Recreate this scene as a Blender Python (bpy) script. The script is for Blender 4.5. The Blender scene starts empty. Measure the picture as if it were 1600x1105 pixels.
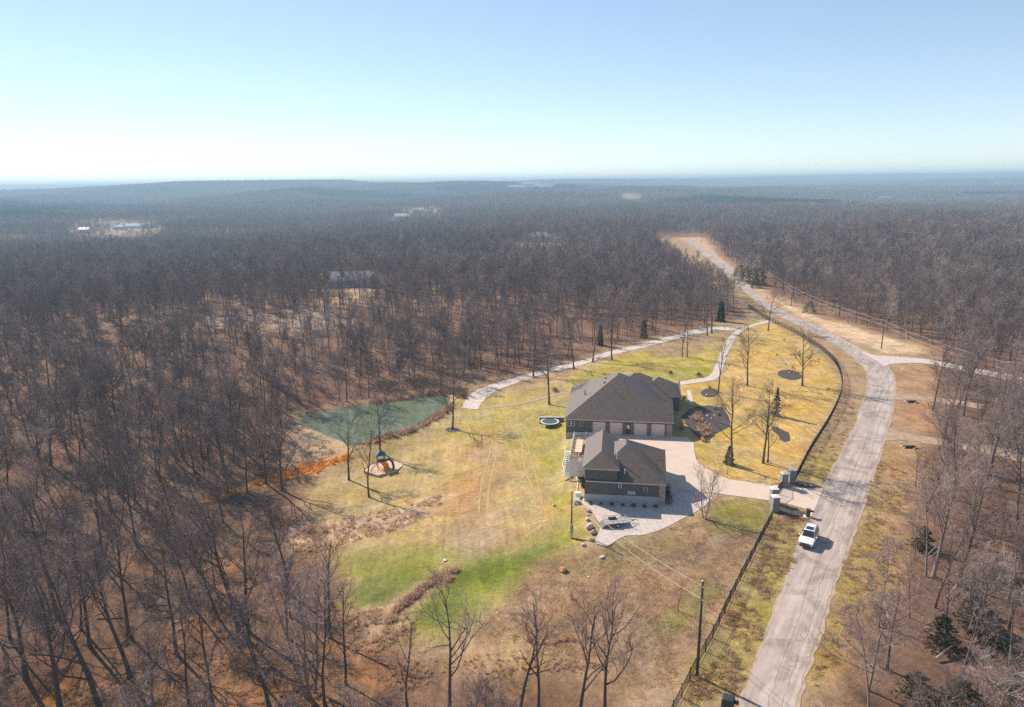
import bpy, bmesh, math, random
import numpy as np
from mathutils import Vector, Matrix
R = math.radians
sc = bpy.context.scene
col = sc.collection

# ------------------------------------------------------------------ camera
F_PX, W_PX, H_PX = 1067.0, 1600.0, 1105.0
PITCH, ROLL, CAM_H = R(14.1), R(0.8), 47.0
cam_d = bpy.data.cameras.new('camera'); cam = bpy.data.objects.new('camera', cam_d); col.objects.link(cam)
cam_d.sensor_fit = 'HORIZONTAL'; cam_d.sensor_width = 36.0; cam_d.lens = 36.0 * F_PX / W_PX
cam_d.clip_start = 0.5; cam_d.clip_end = 30000
cp, sp = math.cos(PITCH), math.sin(PITCH)
_up0 = np.array([0, sp, cp]); _r0 = np.array([1., 0, 0])
FWD = np.array([0, cp, -sp])
UP = _up0 * math.cos(ROLL) + _r0 * math.sin(ROLL)
RIGHT = _r0 * math.cos(ROLL) - _up0 * math.sin(ROLL)
cam.matrix_world = Matrix(((RIGHT[0], UP[0], -FWD[0], 0), (RIGHT[1], UP[1], -FWD[1], 0), (RIGHT[2], UP[2], -FWD[2], CAM_H), (0, 0, 0, 1)))
sc.camera = cam

# ------------------------------------------------------------------ sky, sun, exposure
SUN_AZ, SUN_EL = R(-47), R(37)          # azimuth from +Y, negative = towards -X
world = bpy.data.worlds.new('World'); sc.world = world; world.use_nodes = True
wn = world.node_tree.nodes; wl = world.node_tree.links; wn.clear()
sky = wn.new('ShaderNodeTexSky'); sky.sky_type = 'NISHITA'; sky.sun_disc = False
sky.sun_elevation = SUN_EL; sky.sun_rotation = SUN_AZ
sky.altitude = 0; sky.air_density = 0.75; sky.dust_density = 0.0; sky.ozone_density = 2.0
bg = wn.new('ShaderNodeBackground'); bg.inputs['Strength'].default_value = 0.165
wo = wn.new('ShaderNodeOutputWorld'); gm = wn.new('ShaderNodeGamma'); gm.inputs[1].default_value = 0.74; wl.new(sky.outputs[0], gm.inputs[0]); wl.new(gm.outputs[0], bg.inputs[0]); wl.new(bg.outputs[0], wo.inputs[0])
sun_d = bpy.data.lights.new('sun', 'SUN'); sun_d.energy = 5.0; sun_d.angle = R(0.53); sun_d.color = (1.0, 0.88, 0.74)
sun = bpy.data.objects.new('sun', sun_d); col.objects.link(sun)
sdir = Vector((math.sin(SUN_AZ) * math.cos(SUN_EL), math.cos(SUN_AZ) * math.cos(SUN_EL), math.sin(SUN_EL)))
sun.rotation_euler = sdir.to_track_quat('Z', 'Y').to_euler(); sun.location = (-300, 300, 400)
sc.view_settings.view_transform = 'Standard'; sc.view_settings.look = 'None'
sc.view_settings.exposure = 0.65; sc.view_settings.gamma = 1.0; sc.view_settings.use_curve_mapping = False
sc.render.engine = 'CYCLES'
cy = sc.cycles
cy.max_bounces = 4; cy.diffuse_bounces = 2; cy.glossy_bounces = 2; cy.transmission_bounces = 2; cy.volume_bounces = 0
cy.transparent_max_bounces = 4; cy.use_denoising = False; cy.use_adaptive_sampling = True; cy.adaptive_threshold = 0.012
cy.sample_clamp_indirect = 3.0; cy.caustics_reflective = False; cy.caustics_refractive = False
HAZE_DENSITY = 3.0e-4

# ------------------------------------------------------------------ noise helpers (numpy)
def _hash(ix, iy, seed):
    h = (ix.astype(np.int64) * 374761393 + iy.astype(np.int64) * 668265263 + seed * 974634777) & 0x7fffffff
    h = ((h ^ (h >> 13)) * 1274126177) & 0x7fffffff
    return ((h ^ (h >> 16)) & 0xffff) / 65535.0
def vnoise(x, y, seed=0):
    ix = np.floor(x); iy = np.floor(y); fx = x - ix; fy = y - iy
    fx = fx * fx * (3 - 2 * fx); fy = fy * fy * (3 - 2 * fy)
    a = _hash(ix, iy, seed); b = _hash(ix + 1, iy, seed); c = _hash(ix, iy + 1, seed); d = _hash(ix + 1, iy + 1, seed)
    return (a + (b - a) * fx) * (1 - fy) + (c + (d - c) * fx) * fy
def fbm(x, y, sc_, seed=0, oct_=4):
    s = 0; a = 1; t = 0
    for k in range(oct_):
        c_, s_ = math.cos(0.6 + 1.1 * k), math.sin(0.6 + 1.1 * k); f_ = 2 ** k / sc_
        s = s + a * vnoise((x * c_ - y * s_) * f_ + 17.3 * k, (x * s_ + y * c_) * f_ - 9.1 * k, seed + k); t += a; a *= 0.5
    return s / t                         # 0..1
def sst(a, b, x):
    t = np.clip((x - a) / (b - a), 0, 1); return t * t * (3 - 2 * t)
def sdist(x, y, poly):
    """signed distance to a closed polygon, negative inside"""
    x = np.asarray(x, float); y = np.asarray(y, float)
    d2 = np.full(x.shape, 1e18); ins = np.zeros(x.shape, bool)
    n = len(poly)
    for i in range(n):
        ax, ay = poly[i][0], poly[i][1]; bx, by = poly[(i + 1) % n][0], poly[(i + 1) % n][1]
        ex, ey = bx - ax, by - ay; L = ex * ex + ey * ey + 1e-12
        t = np.clip(((x - ax) * ex + (y - ay) * ey) / L, 0, 1)
        d2 = np.minimum(d2, (x - ax - t * ex) ** 2 + (y - ay - t * ey) ** 2)
        c = ((ay > y) != (by > y)) & (x < (bx - ax) * (y - ay) / (by - ay + 1e-12) + ax)
        ins ^= c
    d = np.sqrt(d2); return np.where(ins, -d, d)

# ------------------------------------------------------------------ terrain height
def flat_at(px, py, z=0.0):
    d = FWD + RIGHT * ((px - 800) / F_PX) - UP * ((py - 552.5) / F_PX)
    t = (z - CAM_H) / d[2]; return np.array([0, 0, CAM_H]) + d * t
VAL = [(-75, 10, 9.0), (-50, 60, 8.0), (-40, 100, 6.8), (-30, 140, 5.8), (-12, 190, 3.4), (20, 270, 0.5)]
PAD = [(11.6, 93), (12.5, 83), (24, 85), (60, 78), (72, 110), (46, 152), (36, 152), (21, 149), (17, 138), (14.5, 122), (13, 108)]
WATER_Z = -5.0
POND_PX = [(471, 652), (490, 648), (509, 644), (557, 636), (607, 629), (659, 622), (696, 617), (703, 622), (698, 637), (686, 645), (669, 654), (648, 669), (621, 676), (590, 684), (570, 692), (555, 697), (543, 693), (519, 683), (492, 671), (471, 657)]
POND = [tuple(flat_at(a, b, WATER_Z)[:2]) for a, b in POND_PX]
def zt(x, y):
    x = np.atleast_1d(np.asarray(x, float)); y = np.atleast_1d(np.asarray(y, float))
    best = np.full(x.shape, 1e9); dep = np.zeros(x.shape)
    for i in range(len(VAL) - 1):
        ax, ay, az = VAL[i]; bx, by, bz = VAL[i + 1]
        ex, ey = bx - ax, by - ay
        t = np.clip(((x - ax) * ex + (y - ay) * ey) / (ex * ex + ey * ey), 0, 1)
        d = np.hypot(x - ax - t * ex, y - ay - t * ey)
        m = d < best; best = np.where(m, d, best); dep = np.where(m, az + (bz - az) * t, dep)
    z = -dep * np.exp(-best ** 2 / (2 * 28.0 ** 2))
    r = np.hypot(x, y)
    # hillside beyond the pond and rolling far country
    z = z + 2.0 * sst(150, 260, y) * sst(60, -80, x) * sst(520, 300, r)
    z = z + (fbm(x, y, 190, 5) - 0.5) * 16 * sst(230, 600, r) * sst(2400, 1200, r)
    lf = sst(500, -350, x - 0.05 * y)                                # 1 on the left side
    z = z - (15 * lf + 5) * sst(180, 1100, r) * sst(2600, 1300, r)
    z = z + (fbm(x, y, 1100, 11) - 0.5) * 95 * sst(900, 2600, r)
    z = z + (fbm(x, y, 520, 33) - 0.5) * 46 * sst(700, 1500, r) * sst(4800, 3200, r)
    z = z + 14 * sst(1600, 4200, r) + 26 * np.exp(-((y - 4200 - 0.25 * x) / 800) ** 2) * sst(1500, -800, x)
    z = z + 12 * sst(5000, 8600, r)
    z = z + (fbm(x, y, 1700, 21) - 0.42) * 70 * sst(2800, 5200, r)
    z = np.where(r > 800, np.clip(z, -45, np.where(r > 2800, 60, 41)), z)
    # level pad for houses, drive and front lawn
    w = sst(6.5, 0, sdist(x, y, PAD)); w = np.where(sdist(x, y, PAD) <= 0, 1.0, w)
    z = z * (1 - w)
    # pond basin and its dam
    sd = sdist(x, y, POND)
    nat = np.where(sd < 14, (WATER_Z + 0.45) + (z - WATER_Z - 0.45) * sst(1.5, 13, sd), z)
    bank = (WATER_Z - 0.05) + 0.5 * np.clip(sd, 0, 1.5) / 1.5
    z = np.where(sd < 0, WATER_Z - 0.05 + np.maximum(sd * 0.35, -2.0), np.where(sd < 1.5, bank, nat))
    return z
def zg(x, y): return float(zt(x, y)[0])
def G(px, py):
    """a pixel's ray followed to the ground"""
    d = FWD + RIGHT * ((px - 800) / F_PX) - UP * ((py - 552.5) / F_PX); d = d / np.linalg.norm(d)
    ts = np.concatenate([np.arange(30, 400, 1.0), np.geomspace(400, 9000, 900)])
    P = np.array([0, 0, CAM_H]) + d[None] * ts[:, None]
    below = P[:, 2] < zt(P[:, 0], P[:, 1])
    if not below.any(): k = len(ts) - 1
    else: k = int(np.argmax(below))
    a, b = ts[max(k - 1, 0)], ts[k]
    for _ in range(2):
        t2 = np.linspace(a, b, 12); Q = np.array([0, 0, CAM_H]) + d[None] * t2[:, None]; bl = Q[:, 2] < zt(Q[:, 0], Q[:, 1]); bl[-1] = True
        j = max(int(np.argmax(bl)), 1); a, b = t2[j - 1], t2[j]
    q = np.array([0, 0, CAM_H]) + d * b
    return Vector((q[0], q[1], zg(q[0], q[1])))
def GP(lst): return [G(a, b) for a, b in lst]
def project(x, y, z):
    qx, qy, qz = x, y, z - CAM_H
    zc = qx * FWD[0] + qy * FWD[1] + qz * FWD[2]
    return 800 + F_PX * (qx * RIGHT[0] + qy * RIGHT[1] + qz * RIGHT[2]) / zc, 552.5 - F_PX * (qx * UP[0] + qy * UP[1] + qz * UP[2]) / zc, zc
def height_for(base, py_top):
    """height in metres that brings the top of an upright at base to picture row py_top"""
    lo, hi = 0.2, 40
    for _ in range(40):
        m = (lo + hi) / 2
        if project(base[0], base[1], base[2] + m)[1] < py_top: hi = m
        else: lo = m
    return lo

# ------------------------------------------------------------------ materials
MATS = {}
def mat(name, c, rough=0.8, var=0.15, scale=3.0, bump=0.0, bscale=None, metal=0.0, spec=0.3, stretch=None, c2=None, world_co=False, trans=0.0):
    if name in MATS: return MATS[name]
    m = bpy.data.materials.new(name); m.use_nodes = True; MATS[name] = m
    nt = m.node_tree; N = nt.nodes; L = nt.links
    b = N['Principled BSDF']; b.inputs['Roughness'].default_value = rough; b.inputs['Metallic'].default_value = metal
    b.inputs['Specular IOR Level'].default_value = spec
    if trans: b.inputs['Transmission Weight'].default_value = trans
    if world_co: co = N.new('ShaderNodeNewGeometry').outputs['Position']
    else: co = N.new('ShaderNodeTexCoord').outputs['Object']
    if stretch:
        mp = N.new('ShaderNodeMapping'); mp.inputs['Scale'].default_value = stretch; L.new(co, mp.inputs[0]); co = mp.outputs[0]
    no = N.new('ShaderNodeTexNoise'); no.inputs['Scale'].default_value = scale; no.inputs['Detail'].default_value = 6; no.inputs['Roughness'].default_value = 0.65
    L.new(co, no.inputs['Vector'])
    rp = N.new('ShaderNodeValToRGB'); rp.color_ramp.elements[0].position = 0.3; rp.color_ramp.elements[1].position = 0.7
    lo = [v * (1 - var) for v in c]; hi = [min(1, v * (1 + var)) for v in (c2 or c)]
    rp.color_ramp.elements[0].color = (*lo, 1); rp.color_ramp.elements[1].color = (*hi, 1)
    L.new(no.outputs[0], rp.inputs[0]); L.new(rp.outputs[0], b.inputs['Base Color'])
    if bump:
        n2 = N.new('ShaderNodeTexNoise'); n2.inputs['Scale'].default_value = bscale or scale * 4; n2.inputs['Detail'].default_value = 5
        L.new(co, n2.inputs['Vector'])
        bp = N.new('ShaderNodeBump'); bp.inputs['Strength'].default_value = 1.0; bp.inputs['Distance'].default_value = bump
        L.new(n2.outputs[0], bp.inputs['Height']); L.new(bp.outputs[0], b.inputs['Normal'])
    return m
mat('bark', (0.120, 0.083, 0.067), 0.9, 0.35, 1.2, bump=0.02, bscale=9, stretch=(1, 1, 0.25))
mat('bark_pale', (0.25, 0.20, 0.175), 0.9, 0.3, 1.2, bump=0.02, bscale=9, stretch=(1, 1, 0.25))
mat('twig', (0.215, 0.162, 0.150), 0.9, 0.3, 0.35)
mat('twig_pale', (0.34, 0.25, 0.22), 0.9, 0.3, 0.35)
mat('dead_leaf', (0.20, 0.085, 0.035), 0.9, 0.4, 2.0)
mat('needle', (0.030, 0.048, 0.022), 0.85, 0.45, 1.5)
mat('cedar_needle', (0.062, 0.064, 0.024), 0.85, 0.5, 1.2)
mat('shrub_leaf', (0.05, 0.06, 0.03), 0.85, 0.4, 3)
mat('asphalt', (0.315, 0.26, 0.228), 0.9, 0.12, 0.35, bump=0.01, bscale=14, world_co=True)
mat('concrete', (0.56, 0.45, 0.36), 0.85, 0.08, 0.5, bump=0.004, bscale=12, world_co=True)
mat('path_concrete', (0.50, 0.44, 0.38), 0.85, 0.14, 0.6, world_co=True)
mat('gravel', (0.50, 0.43, 0.39), 0.95, 0.3, 2.2, bump=0.05, bscale=8, world_co=True)
mat('lane_gravel', (0.52, 0.45, 0.41), 0.95, 0.3, 1.2, bump=0.05, bscale=6, world_co=True)
mat('dirt', (0.36, 0.25, 0.18), 0.95, 0.25, 0.8, bump=0.04, bscale=5, world_co=True)
mat('shoulder_gravel', (0.38, 0.29, 0.215), 0.95, 0.25, 1.2, bump=0.03, bscale=6, world_co=True)
mat('worn_grass', (0.365, 0.27, 0.125), 0.95, 0.4, 2.5, world_co=True)
mat('mulch', (0.075, 0.058, 0.055), 0.95, 0.5, 5, bump=0.06, bscale=10, world_co=True)
mat('sand', (0.55, 0.40, 0.28), 0.95, 0.12, 2.5, world_co=True)
mat('shingle', (0.098, 0.070, 0.056), 0.55, 0.38, 2.2, spec=0.6, bump=0.012, bscale=6)
mat('siding', (0.125, 0.118, 0.112), 0.75, 0.06, 1.0)
mat('brick', (0.22, 0.15, 0.125), 0.9, 0.3, 5, bump=0.01)
mat('stone_veneer', (0.36, 0.30, 0.26), 0.9, 0.35, 3.0, bump=0.03)
mat('foundation', (0.42, 0.42, 0.41), 0.9, 0.08, 2)
mat('garage_door', (0.78, 0.61, 0.54), 0.6, 0.05, 2)
mat('trim', (0.55, 0.50, 0.46), 0.7, 0.05, 3)
mat('white_vinyl', (0.80, 0.78, 0.74), 0.5, 0.04, 2)
mat('glass', (0.02, 0.025, 0.03), 0.08, 0.1, 1, spec=0.6)
mat('deck_wood', (0.36, 0.25, 0.17), 0.8, 0.2, 2, stretch=(6, 0.6, 1))
mat('pale_wood', (0.62, 0.48, 0.34), 0.8, 0.15, 2)
mat('black_metal', (0.018, 0.016, 0.016), 0.5, 0.2, 4)
mat('pole_wood', (0.085, 0.065, 0.055), 0.9, 0.3, 2, stretch=(4, 4, 0.4))
mat('galvanised', (0.42, 0.43, 0.45), 0.45, 0.15, 5, metal=0.5)
mat('wire', (0.42, 0.33, 0.26), 0.6, 0.05, 1)
mat('dark_wire', (0.10, 0.10, 0.105), 0.6, 0.05, 1)
mat('pillar_stone', (0.24, 0.235, 0.235), 0.9, 0.35, 4, bump=0.03, bscale=5)
mat('cap_stone', (0.62, 0.60, 0.57), 0.8, 0.1, 4)
mat('boulder', (0.40, 0.30, 0.23), 0.95, 0.3, 1.8, bump=0.05)
mat('boulder_orange', (0.55, 0.28, 0.10), 0.95, 0.3, 1.8, bump=0.05)
mat('boulder_pale', (0.58, 0.50, 0.43), 0.95, 0.2, 1.8, bump=0.05)
mat('car_white', (0.78, 0.79, 0.80), 0.25, 0.02, 1, spec=0.5)
mat('rubber', (0.02, 0.02, 0.02), 0.8, 0.2, 5)
mat('rim', (0.45, 0.45, 0.47), 0.35, 0.05, 5, metal=0.8)
mat('lamp_lens', (0.75, 0.77, 0.8), 0.15, 0.02, 4)
mat('red_lens', (0.35, 0.02, 0.02), 0.2, 0.02, 4)
mat('trailer_grey', (0.36, 0.33, 0.31), 0.6, 0.2, 4)
mat('slide_yellow', (0.80, 0.36, 0.02), 0.45, 0.05, 3)
mat('play_blue', (0.035, 0.07, 0.13), 0.6, 0.15, 3)
mat('purple_plastic', (0.04, 0.025, 0.07), 0.5, 0.1, 3)
mat('tramp_mat', (0.05, 0.09, 0.11), 0.7, 0.1, 3)
mat('tramp_pad', (0.52, 0.60, 0.66), 0.6, 0.05, 3)
mat('wall_block', (0.17, 0.165, 0.16), 0.9, 0.2, 2, bump=0.02)
mat('cabinet_green', (0.42, 0.50, 0.47), 0.5, 0.05, 3)
mat('brown_paint', (0.10, 0.06, 0.045), 0.7, 0.15, 3)
mat('slate_box', (0.035, 0.04, 0.05), 0.45, 0.15, 3)
mat('far_wall_blue', (0.36, 0.42, 0.47), 0.8, 0.06, 1)
mat('far_wall_white', (0.75, 0.72, 0.68), 0.8, 0.06, 1)
mat('far_wall_tan', (0.50, 0.42, 0.35), 0.8, 0.06, 1)
mat('far_roof_grey', (0.28, 0.25, 0.25), 0.9, 0.15, 1)
mat('far_roof_blue', (0.30, 0.47, 0.56), 0.7, 0.1, 1)
mat('far_roof_white', (0.52, 0.50, 0.48), 0.5, 0.05, 1)
mat('grass_orange', (0.90, 0.40, 0.06), 0.9, 0.35, 0.5, world_co=True, c2=(0.62, 0.30, 0.06))
mat('grass_tan', (0.62, 0.45, 0.30), 0.9, 0.35, 0.4, world_co=True)
mat('grass_brown', (0.48, 0.30, 0.20), 0.9, 0.35, 0.4, world_co=True)
mat('grass_olive', (0.46, 0.36, 0.13), 0.9, 0.4, 0.4, world_co=True)
mat('grass_green', (0.10, 0.14, 0.025), 0.9, 0.35, 0.4, world_co=True)
def leafy(nm, amt=0.5):
    nt_ = MATS[nm].node_tree; b_ = nt_.nodes['Principled BSDF']; tr = nt_.nodes.new('ShaderNodeBsdfTranslucent'); mx = nt_.nodes.new('ShaderNodeMixShader'); mx.inputs[0].default_value = amt
    nt_.links.new(b_.inputs['Base Color'].links[0].from_socket, tr.inputs[0]); nt_.links.new(b_.outputs[0], mx.inputs[1]); nt_.links.new(tr.outputs[0], mx.inputs[2]); nt_.links.new(mx.outputs[0], nt_.nodes['Material Output'].inputs[0])
mat('plume', (0.85, 0.60, 0.40), 0.9, 0.25, 2)
mat('red_shrub', (0.16, 0.07, 0.05), 0.9, 0.4, 3)

for nm_ in ('grass_orange', 'grass_tan', 'grass_brown', 'grass_olive', 'grass_green', 'plume', 'dead_leaf', 'needle', 'cedar_needle', 'shrub_leaf', 'red_shrub', 'slide_yellow'): leafy(nm_, 0.7 if nm_ == 'slide_yellow' else 0.45)

# ------------------------------------------------------------------ mesh helpers
class MB:
    def __init__(s): s.v = []; s.f = []; s.m = []; s.mats = []
    def mi(s, m):
        if m not in s.mats: s.mats.append(m)
        return s.mats.index(m)
    def add(s, vs, fs, m):
        o = len(s.v); k = s.mi(m); s.v += [tuple(v) for v in vs]
        for f in fs: s.f.append(tuple(i + o for i in f)); s.m.append(k)
    def box(s, a, b, m):
        x0, y0, z0 = a; x1, y1, z1 = b
        s.add([(x0, y0, z0), (x1, y0, z0), (x1, y1, z0), (x0, y1, z0), (x0, y0, z1), (x1, y0, z1), (x1, y1, z1), (x0, y1, z1)],
              [(0, 3, 2, 1), (4, 5, 6, 7), (0, 1, 5, 4), (1, 2, 6, 5), (2, 3, 7, 6), (3, 0, 4, 7)], m)
        return s
    def tube(s, pts, rad, m, n=6, cap=True):
        pts = [Vector(p) for p in pts]; k = len(pts)
        if not hasattr(rad, '__len__'): rad = [rad] * k
        vs = []; fs = []; prev = None
        for i in range(k):
            t = (pts[min(i + 1, k - 1)] - pts[max(i - 1, 0)]).normalized()
            if prev is None:
                a = Vector((1, 0, 0)) if abs(t.x) < 0.9 else Vector((0, 1, 0)); prev = (a - t * a.dot(t)).normalized()
            prev = (prev - t * prev.dot(t)); prev = prev.normalized() if prev.length > 1e-6 else Vector((1, 0, 0))
            w = t.cross(prev)
            for j in range(n):
                an = 2 * math.pi * j / n; vs.append(pts[i] + (prev * math.cos(an) + w * math.sin(an)) * rad[i])
        for i in range(k - 1):
            for j in range(n):
                fs.append((i * n + j, i * n + (j + 1) % n, (i + 1) * n + (j + 1) % n, (i + 1) * n + j))
        if cap: fs.append(tuple(range(n - 1, -1, -1))); fs.append(tuple((k - 1) * n + j for j in range(n)))
        s.add(vs, fs, m); return s
    def spike(s, p, q, r, m):
        p = Vector(p); q = Vector(q); t = (q - p).normalized()
        a = Vector((1, 0, 0)) if abs(t.x) < 0.8 else Vector((0, 1, 0)); u = (a - t * a.dot(t)).normalized(); w = t.cross(u)
        s.add([p + u * r, p - u * r * 0.5 + w * r * 0.866, p - u * r * 0.5 - w * r * 0.866, q], [(0, 1, 3), (1, 2, 3), (2, 0, 3)], m)
    def prism(s, outline, z0, z1, m, m_side=None):
        n = len(outline); vs = [(p[0], p[1], z0) for p in outline] + [(p[0], p[1], z1) for p in outline]
        s.add(vs, [tuple(range(n, 2 * n))], m)
        s.add(vs, [tuple(range(n - 1, -1, -1))] + [(i, (i + 1) % n, n + (i + 1) % n, n + i) for i in range(n)], m_side or m); return s
    def mesh(s, name, smooth=False):
        me = bpy.data.meshes.new(name); me.from_pydata(s.v, [], s.f)
        for m in s.mats: me.materials.append(MATS[m])
        me.polygons.foreach_set('material_index', s.m)
        if smooth: me.polygons.foreach_set('use_smooth', [True] * len(me.polygons))
        me.update(); return me
    def build(s, name, parent=None, smooth=False, bevel=0):
        o = bpy.data.objects.new(name, s.mesh(name, smooth)); col.objects.link(o); o.parent = parent
        if bevel:
            b = o.modifiers.new('bevel', 'BEVEL'); b.width = bevel; b.segments = 2; b.limit_method = 'ANGLE'
        return o
def tag(o, label=None, cat=None, group=None, kind=None):
    if label: o['label'] = label
    if cat: o['category'] = cat
    if group: o['group'] = group
    if kind: o['kind'] = kind
    return o
def empty(name, loc, rz=0, label=None, cat=None, group=None):
    o = bpy.data.objects.new(name, None); col.objects.link(o); o.location = loc; o.rotation_euler = (0, 0, rz); o.empty_display_size = 0.5
    return tag(o, label, cat, group)
def catmull(pts, n=8, closed=False):
    P = [np.array(p, float) for p in pts]; out = []; k = len(P)
    rng_ = range(k) if closed else range(k - 1)
    for i in rng_:
        p0 = P[(i - 1) % k] if (closed or i > 0) else P[0] * 2 - P[1]; p1 = P[i]; p2 = P[(i + 1) % k]
        p3 = P[(i + 2) % k] if (closed or i + 2 < k) else P[-1] * 2 - P[-2]
        for j in range(n):
            t = j / n
            out.append(0.5 * ((2 * p1) + (-p0 + p2) * t + (2 * p0 - 5 * p1 + 4 * p2 - p3) * t * t + (-p0 + 3 * p1 - 3 * p2 + p3) * t ** 3))
    if not closed: out.append(P[-1])
    return out
def scatter(name, pts, rot, scl, idx, protos, label=None, cat=None, parent=None):
    """one object that carries a mass of instances (geometry nodes)"""
    c = bpy.data.collections.new(name + '_forms')
    for i, me in enumerate(protos):
        o = bpy.data.objects.new('%s_form_%02d' % (name, i), me); c.objects.link(o)
    me = bpy.data.meshes.new(name); me.from_pydata([tuple(p) for p in pts], [], [])
    for nm, dat, ty in (('turn', rot, 'FLOAT'), ('size', scl, 'FLOAT'), ('form', idx, 'INT')):
        a = me.attributes.new(nm, ty, 'POINT'); a.data.foreach_set('value', np.asarray(dat, np.float32 if ty == 'FLOAT' else np.int32))
    o = bpy.data.objects.new(name, me); col.objects.link(o); o.parent = parent
    ng = bpy.data.node_groups.new(name, 'GeometryNodeTree')
    ng.interface.new_socket('Geometry', in_out='INPUT', socket_type='NodeSocketGeometry')
    ng.interface.new_socket('Geometry', in_out='OUTPUT', socket_type='NodeSocketGeometry')
    N = ng.nodes; L = ng.links
    gi = N.new('NodeGroupInput'); go = N.new('NodeGroupOutput')
    ci = N.new('GeometryNodeCollectionInfo'); ci.inputs[0].default_value = c; ci.inputs[1].default_value = True; ci.inputs[2].default_value = True
    ip = N.new('GeometryNodeInstanceOnPoints'); ip.inputs['Pick Instance'].default_value = True
    def attr(nm, ty):
        a = N.new('GeometryNodeInputNamedAttribute'); a.data_type = ty; a.inputs['Name'].default_value = nm; return a.outputs[0]
    cr = N.new('ShaderNodeCombineXYZ'); L.new(attr('turn', 'FLOAT'), cr.inputs[2])
    cs = N.new('ShaderNodeCombineXYZ'); sz = attr('size', 'FLOAT')
    for k in range(3): L.new(sz, cs.inputs[k])
    L.new(gi.outputs[0], ip.inputs['Points']); L.new(ci.outputs[0], ip.inputs['Instance']); L.new(attr('form', 'INT'), ip.inputs['Instance Index'])
    L.new(cr.outputs[0], ip.inputs['Rotation']); L.new(cs.outputs[0], ip.inputs['Scale']); L.new(ip.outputs[0], go.inputs[0])
    md = o.modifiers.new('scatter', 'NODES'); md.node_group = ng
    return tag(o, label, cat, kind='stuff')

# ================================================================== THE SETTING
def axis(lo, hi, step, far_lo, far_hi, g=1.07):
    a = list(np.arange(lo, hi + 1e-6, step))
    s = step; p = a[-1]
    while p < far_hi: s = min(s * g, 260); p += s; a.append(p)
    s = step; p = a[0]; b = []
    while p > far_lo: s = min(s * g, 260); p -= s; b.append(p)
    return np.array(b[::-1] + a)
AX = axis(-75, 85, 0.7, -9000, 9000); AY = axis(40, 175, 0.7, -300, 9200)
GX, GY = np.meshgrid(AX, AY); gx = GX.ravel(); gy = GY.ravel(); gz = zt(gx, gy)

# ---- ground colour: what grows or lies where
OPEN_PX = [(985, 1300), (930, 1100), (850, 1072), (740, 1056), (640, 1035), (570, 985), (525, 915), (485, 850), (452, 800), (460, 772), (480, 735), (455, 668), (462, 648), (510, 637), (600, 622), (700, 607), (745, 597), (800, 583), (860, 570), (930, 550), (1000, 533), (1060, 518), (1110, 506), (1165, 495), (1150, 472), (1108, 448), (1066, 420), (1038, 396), (1012, 378), (1085, 362), (1110, 380), (1150, 420), (1180, 440), (1230, 468), (1300, 497), (1380, 522), (1450, 540), (1468, 552), (1462, 600), (1458, 690), (1440, 720), (1425, 800), (1400, 880), (1350, 960), (1318, 1050), (1325, 1150), (1340, 1300)]
OPEN = [tuple(p[:2]) for p in GP(OPEN_PX)]
near = (gx > -110) & (gx < 240) & (gy > 25) & (gy < 620)
nx, ny = gx[near], gy[near]
wob = (fbm(nx, ny, 6, 31, 2) - 0.5)
wob2 = (fbm(nx, ny, 22, 47, 3) - 0.5)
C = np.zeros((len(gx), 3))
lit_a = np.array([0.130, 0.070, 0.044]); lit_b = np.array([0.250, 0.145, 0.092])
fn = fbm(gx, gy, 14, 3, 3)[:, None]; C[:] = lit_a * (1 - fn) + lit_b * fn
far_r = np.hypot(gx, gy); fw = sst(900, 2500, far_r)[:, None]
C = C * (1 - fw) + np.array([0.13, 0.105, 0.10]) * fw
def zone(px, colr, feather=2.5, wobble=4.0, amt=1.0, flat=False):
    poly = [tuple((flat_at(a, b) if flat else G(a, b))[:2]) for a, b in px]
    d = sdist(nx, ny, poly) + wob * wobble * 2 + wob2 * wobble
    w = (sst(feather, -feather, d) * amt)[:, None]
    C[near] = C[near] * (1 - w) + np.array(colr) * w
LAWN = (0.46, 0.30, 0.100)
zone(OPEN_PX, (0.33, 0.225, 0.125), 4, 2)
zone([(470, 760), (560, 700), (640, 690), (720, 640), (850, 600), (1000, 545), (1165, 505), (1200, 500), (1090, 640), (1080, 700), (880, 720), (920, 830), (760, 830), (640, 870), (540, 860), (480, 800)], (0.37, 0.265, 0.110), 4, 5, 0.75)
# green and ochre swathes on the slope
zone([(700, 620), (860, 612), (900, 640), (880, 740), (905, 840), (850, 850), (830, 740), (760, 670), (690, 690)], (0.34, 0.275, 0.085), 5, 6, 0.75)
zone([(840, 640), (885, 625), (890, 780), (910, 850), (890, 850), (870, 760)], (0.26, 0.24, 0.055), 3, 3, 0.75)
zone([(600, 680), (700, 672), (760, 720), (700, 780), (600, 770), (560, 740)], (0.38, 0.28, 0.11), 5, 6, 0.6)
zone([(700, 760), (760, 700), (790, 720), (770, 820), (700, 850)], (0.34, 0.21, 0.11), 4, 6, 0.7)
zone([(700, 700), (735, 695), (730, 720), (690, 730)], (0.42, 0.235, 0.12), 3, 5, 0.4)
zone([(725, 752), (760, 740), (745, 778), (715, 782)], (0.42, 0.235, 0.12), 3, 5, 0.4)
zone([(690, 800), (720, 790), (700, 830), (680, 830)], (0.42, 0.235, 0.12), 3, 5, 0.4)
zone([(846, 785), (854, 785), (855, 815), (846, 815)], (0.50, 0.25, 0.11), 1, 1, 0.8)
zone([(-60, 1200), (-40, 960), (120, 900), (260, 830), (330, 760), (450, 690), (470, 760), (530, 900), (640, 1040), (960, 1080), (1000, 1200)], (0.140, 0.079, 0.047), 5, 5, 0.85)
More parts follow.
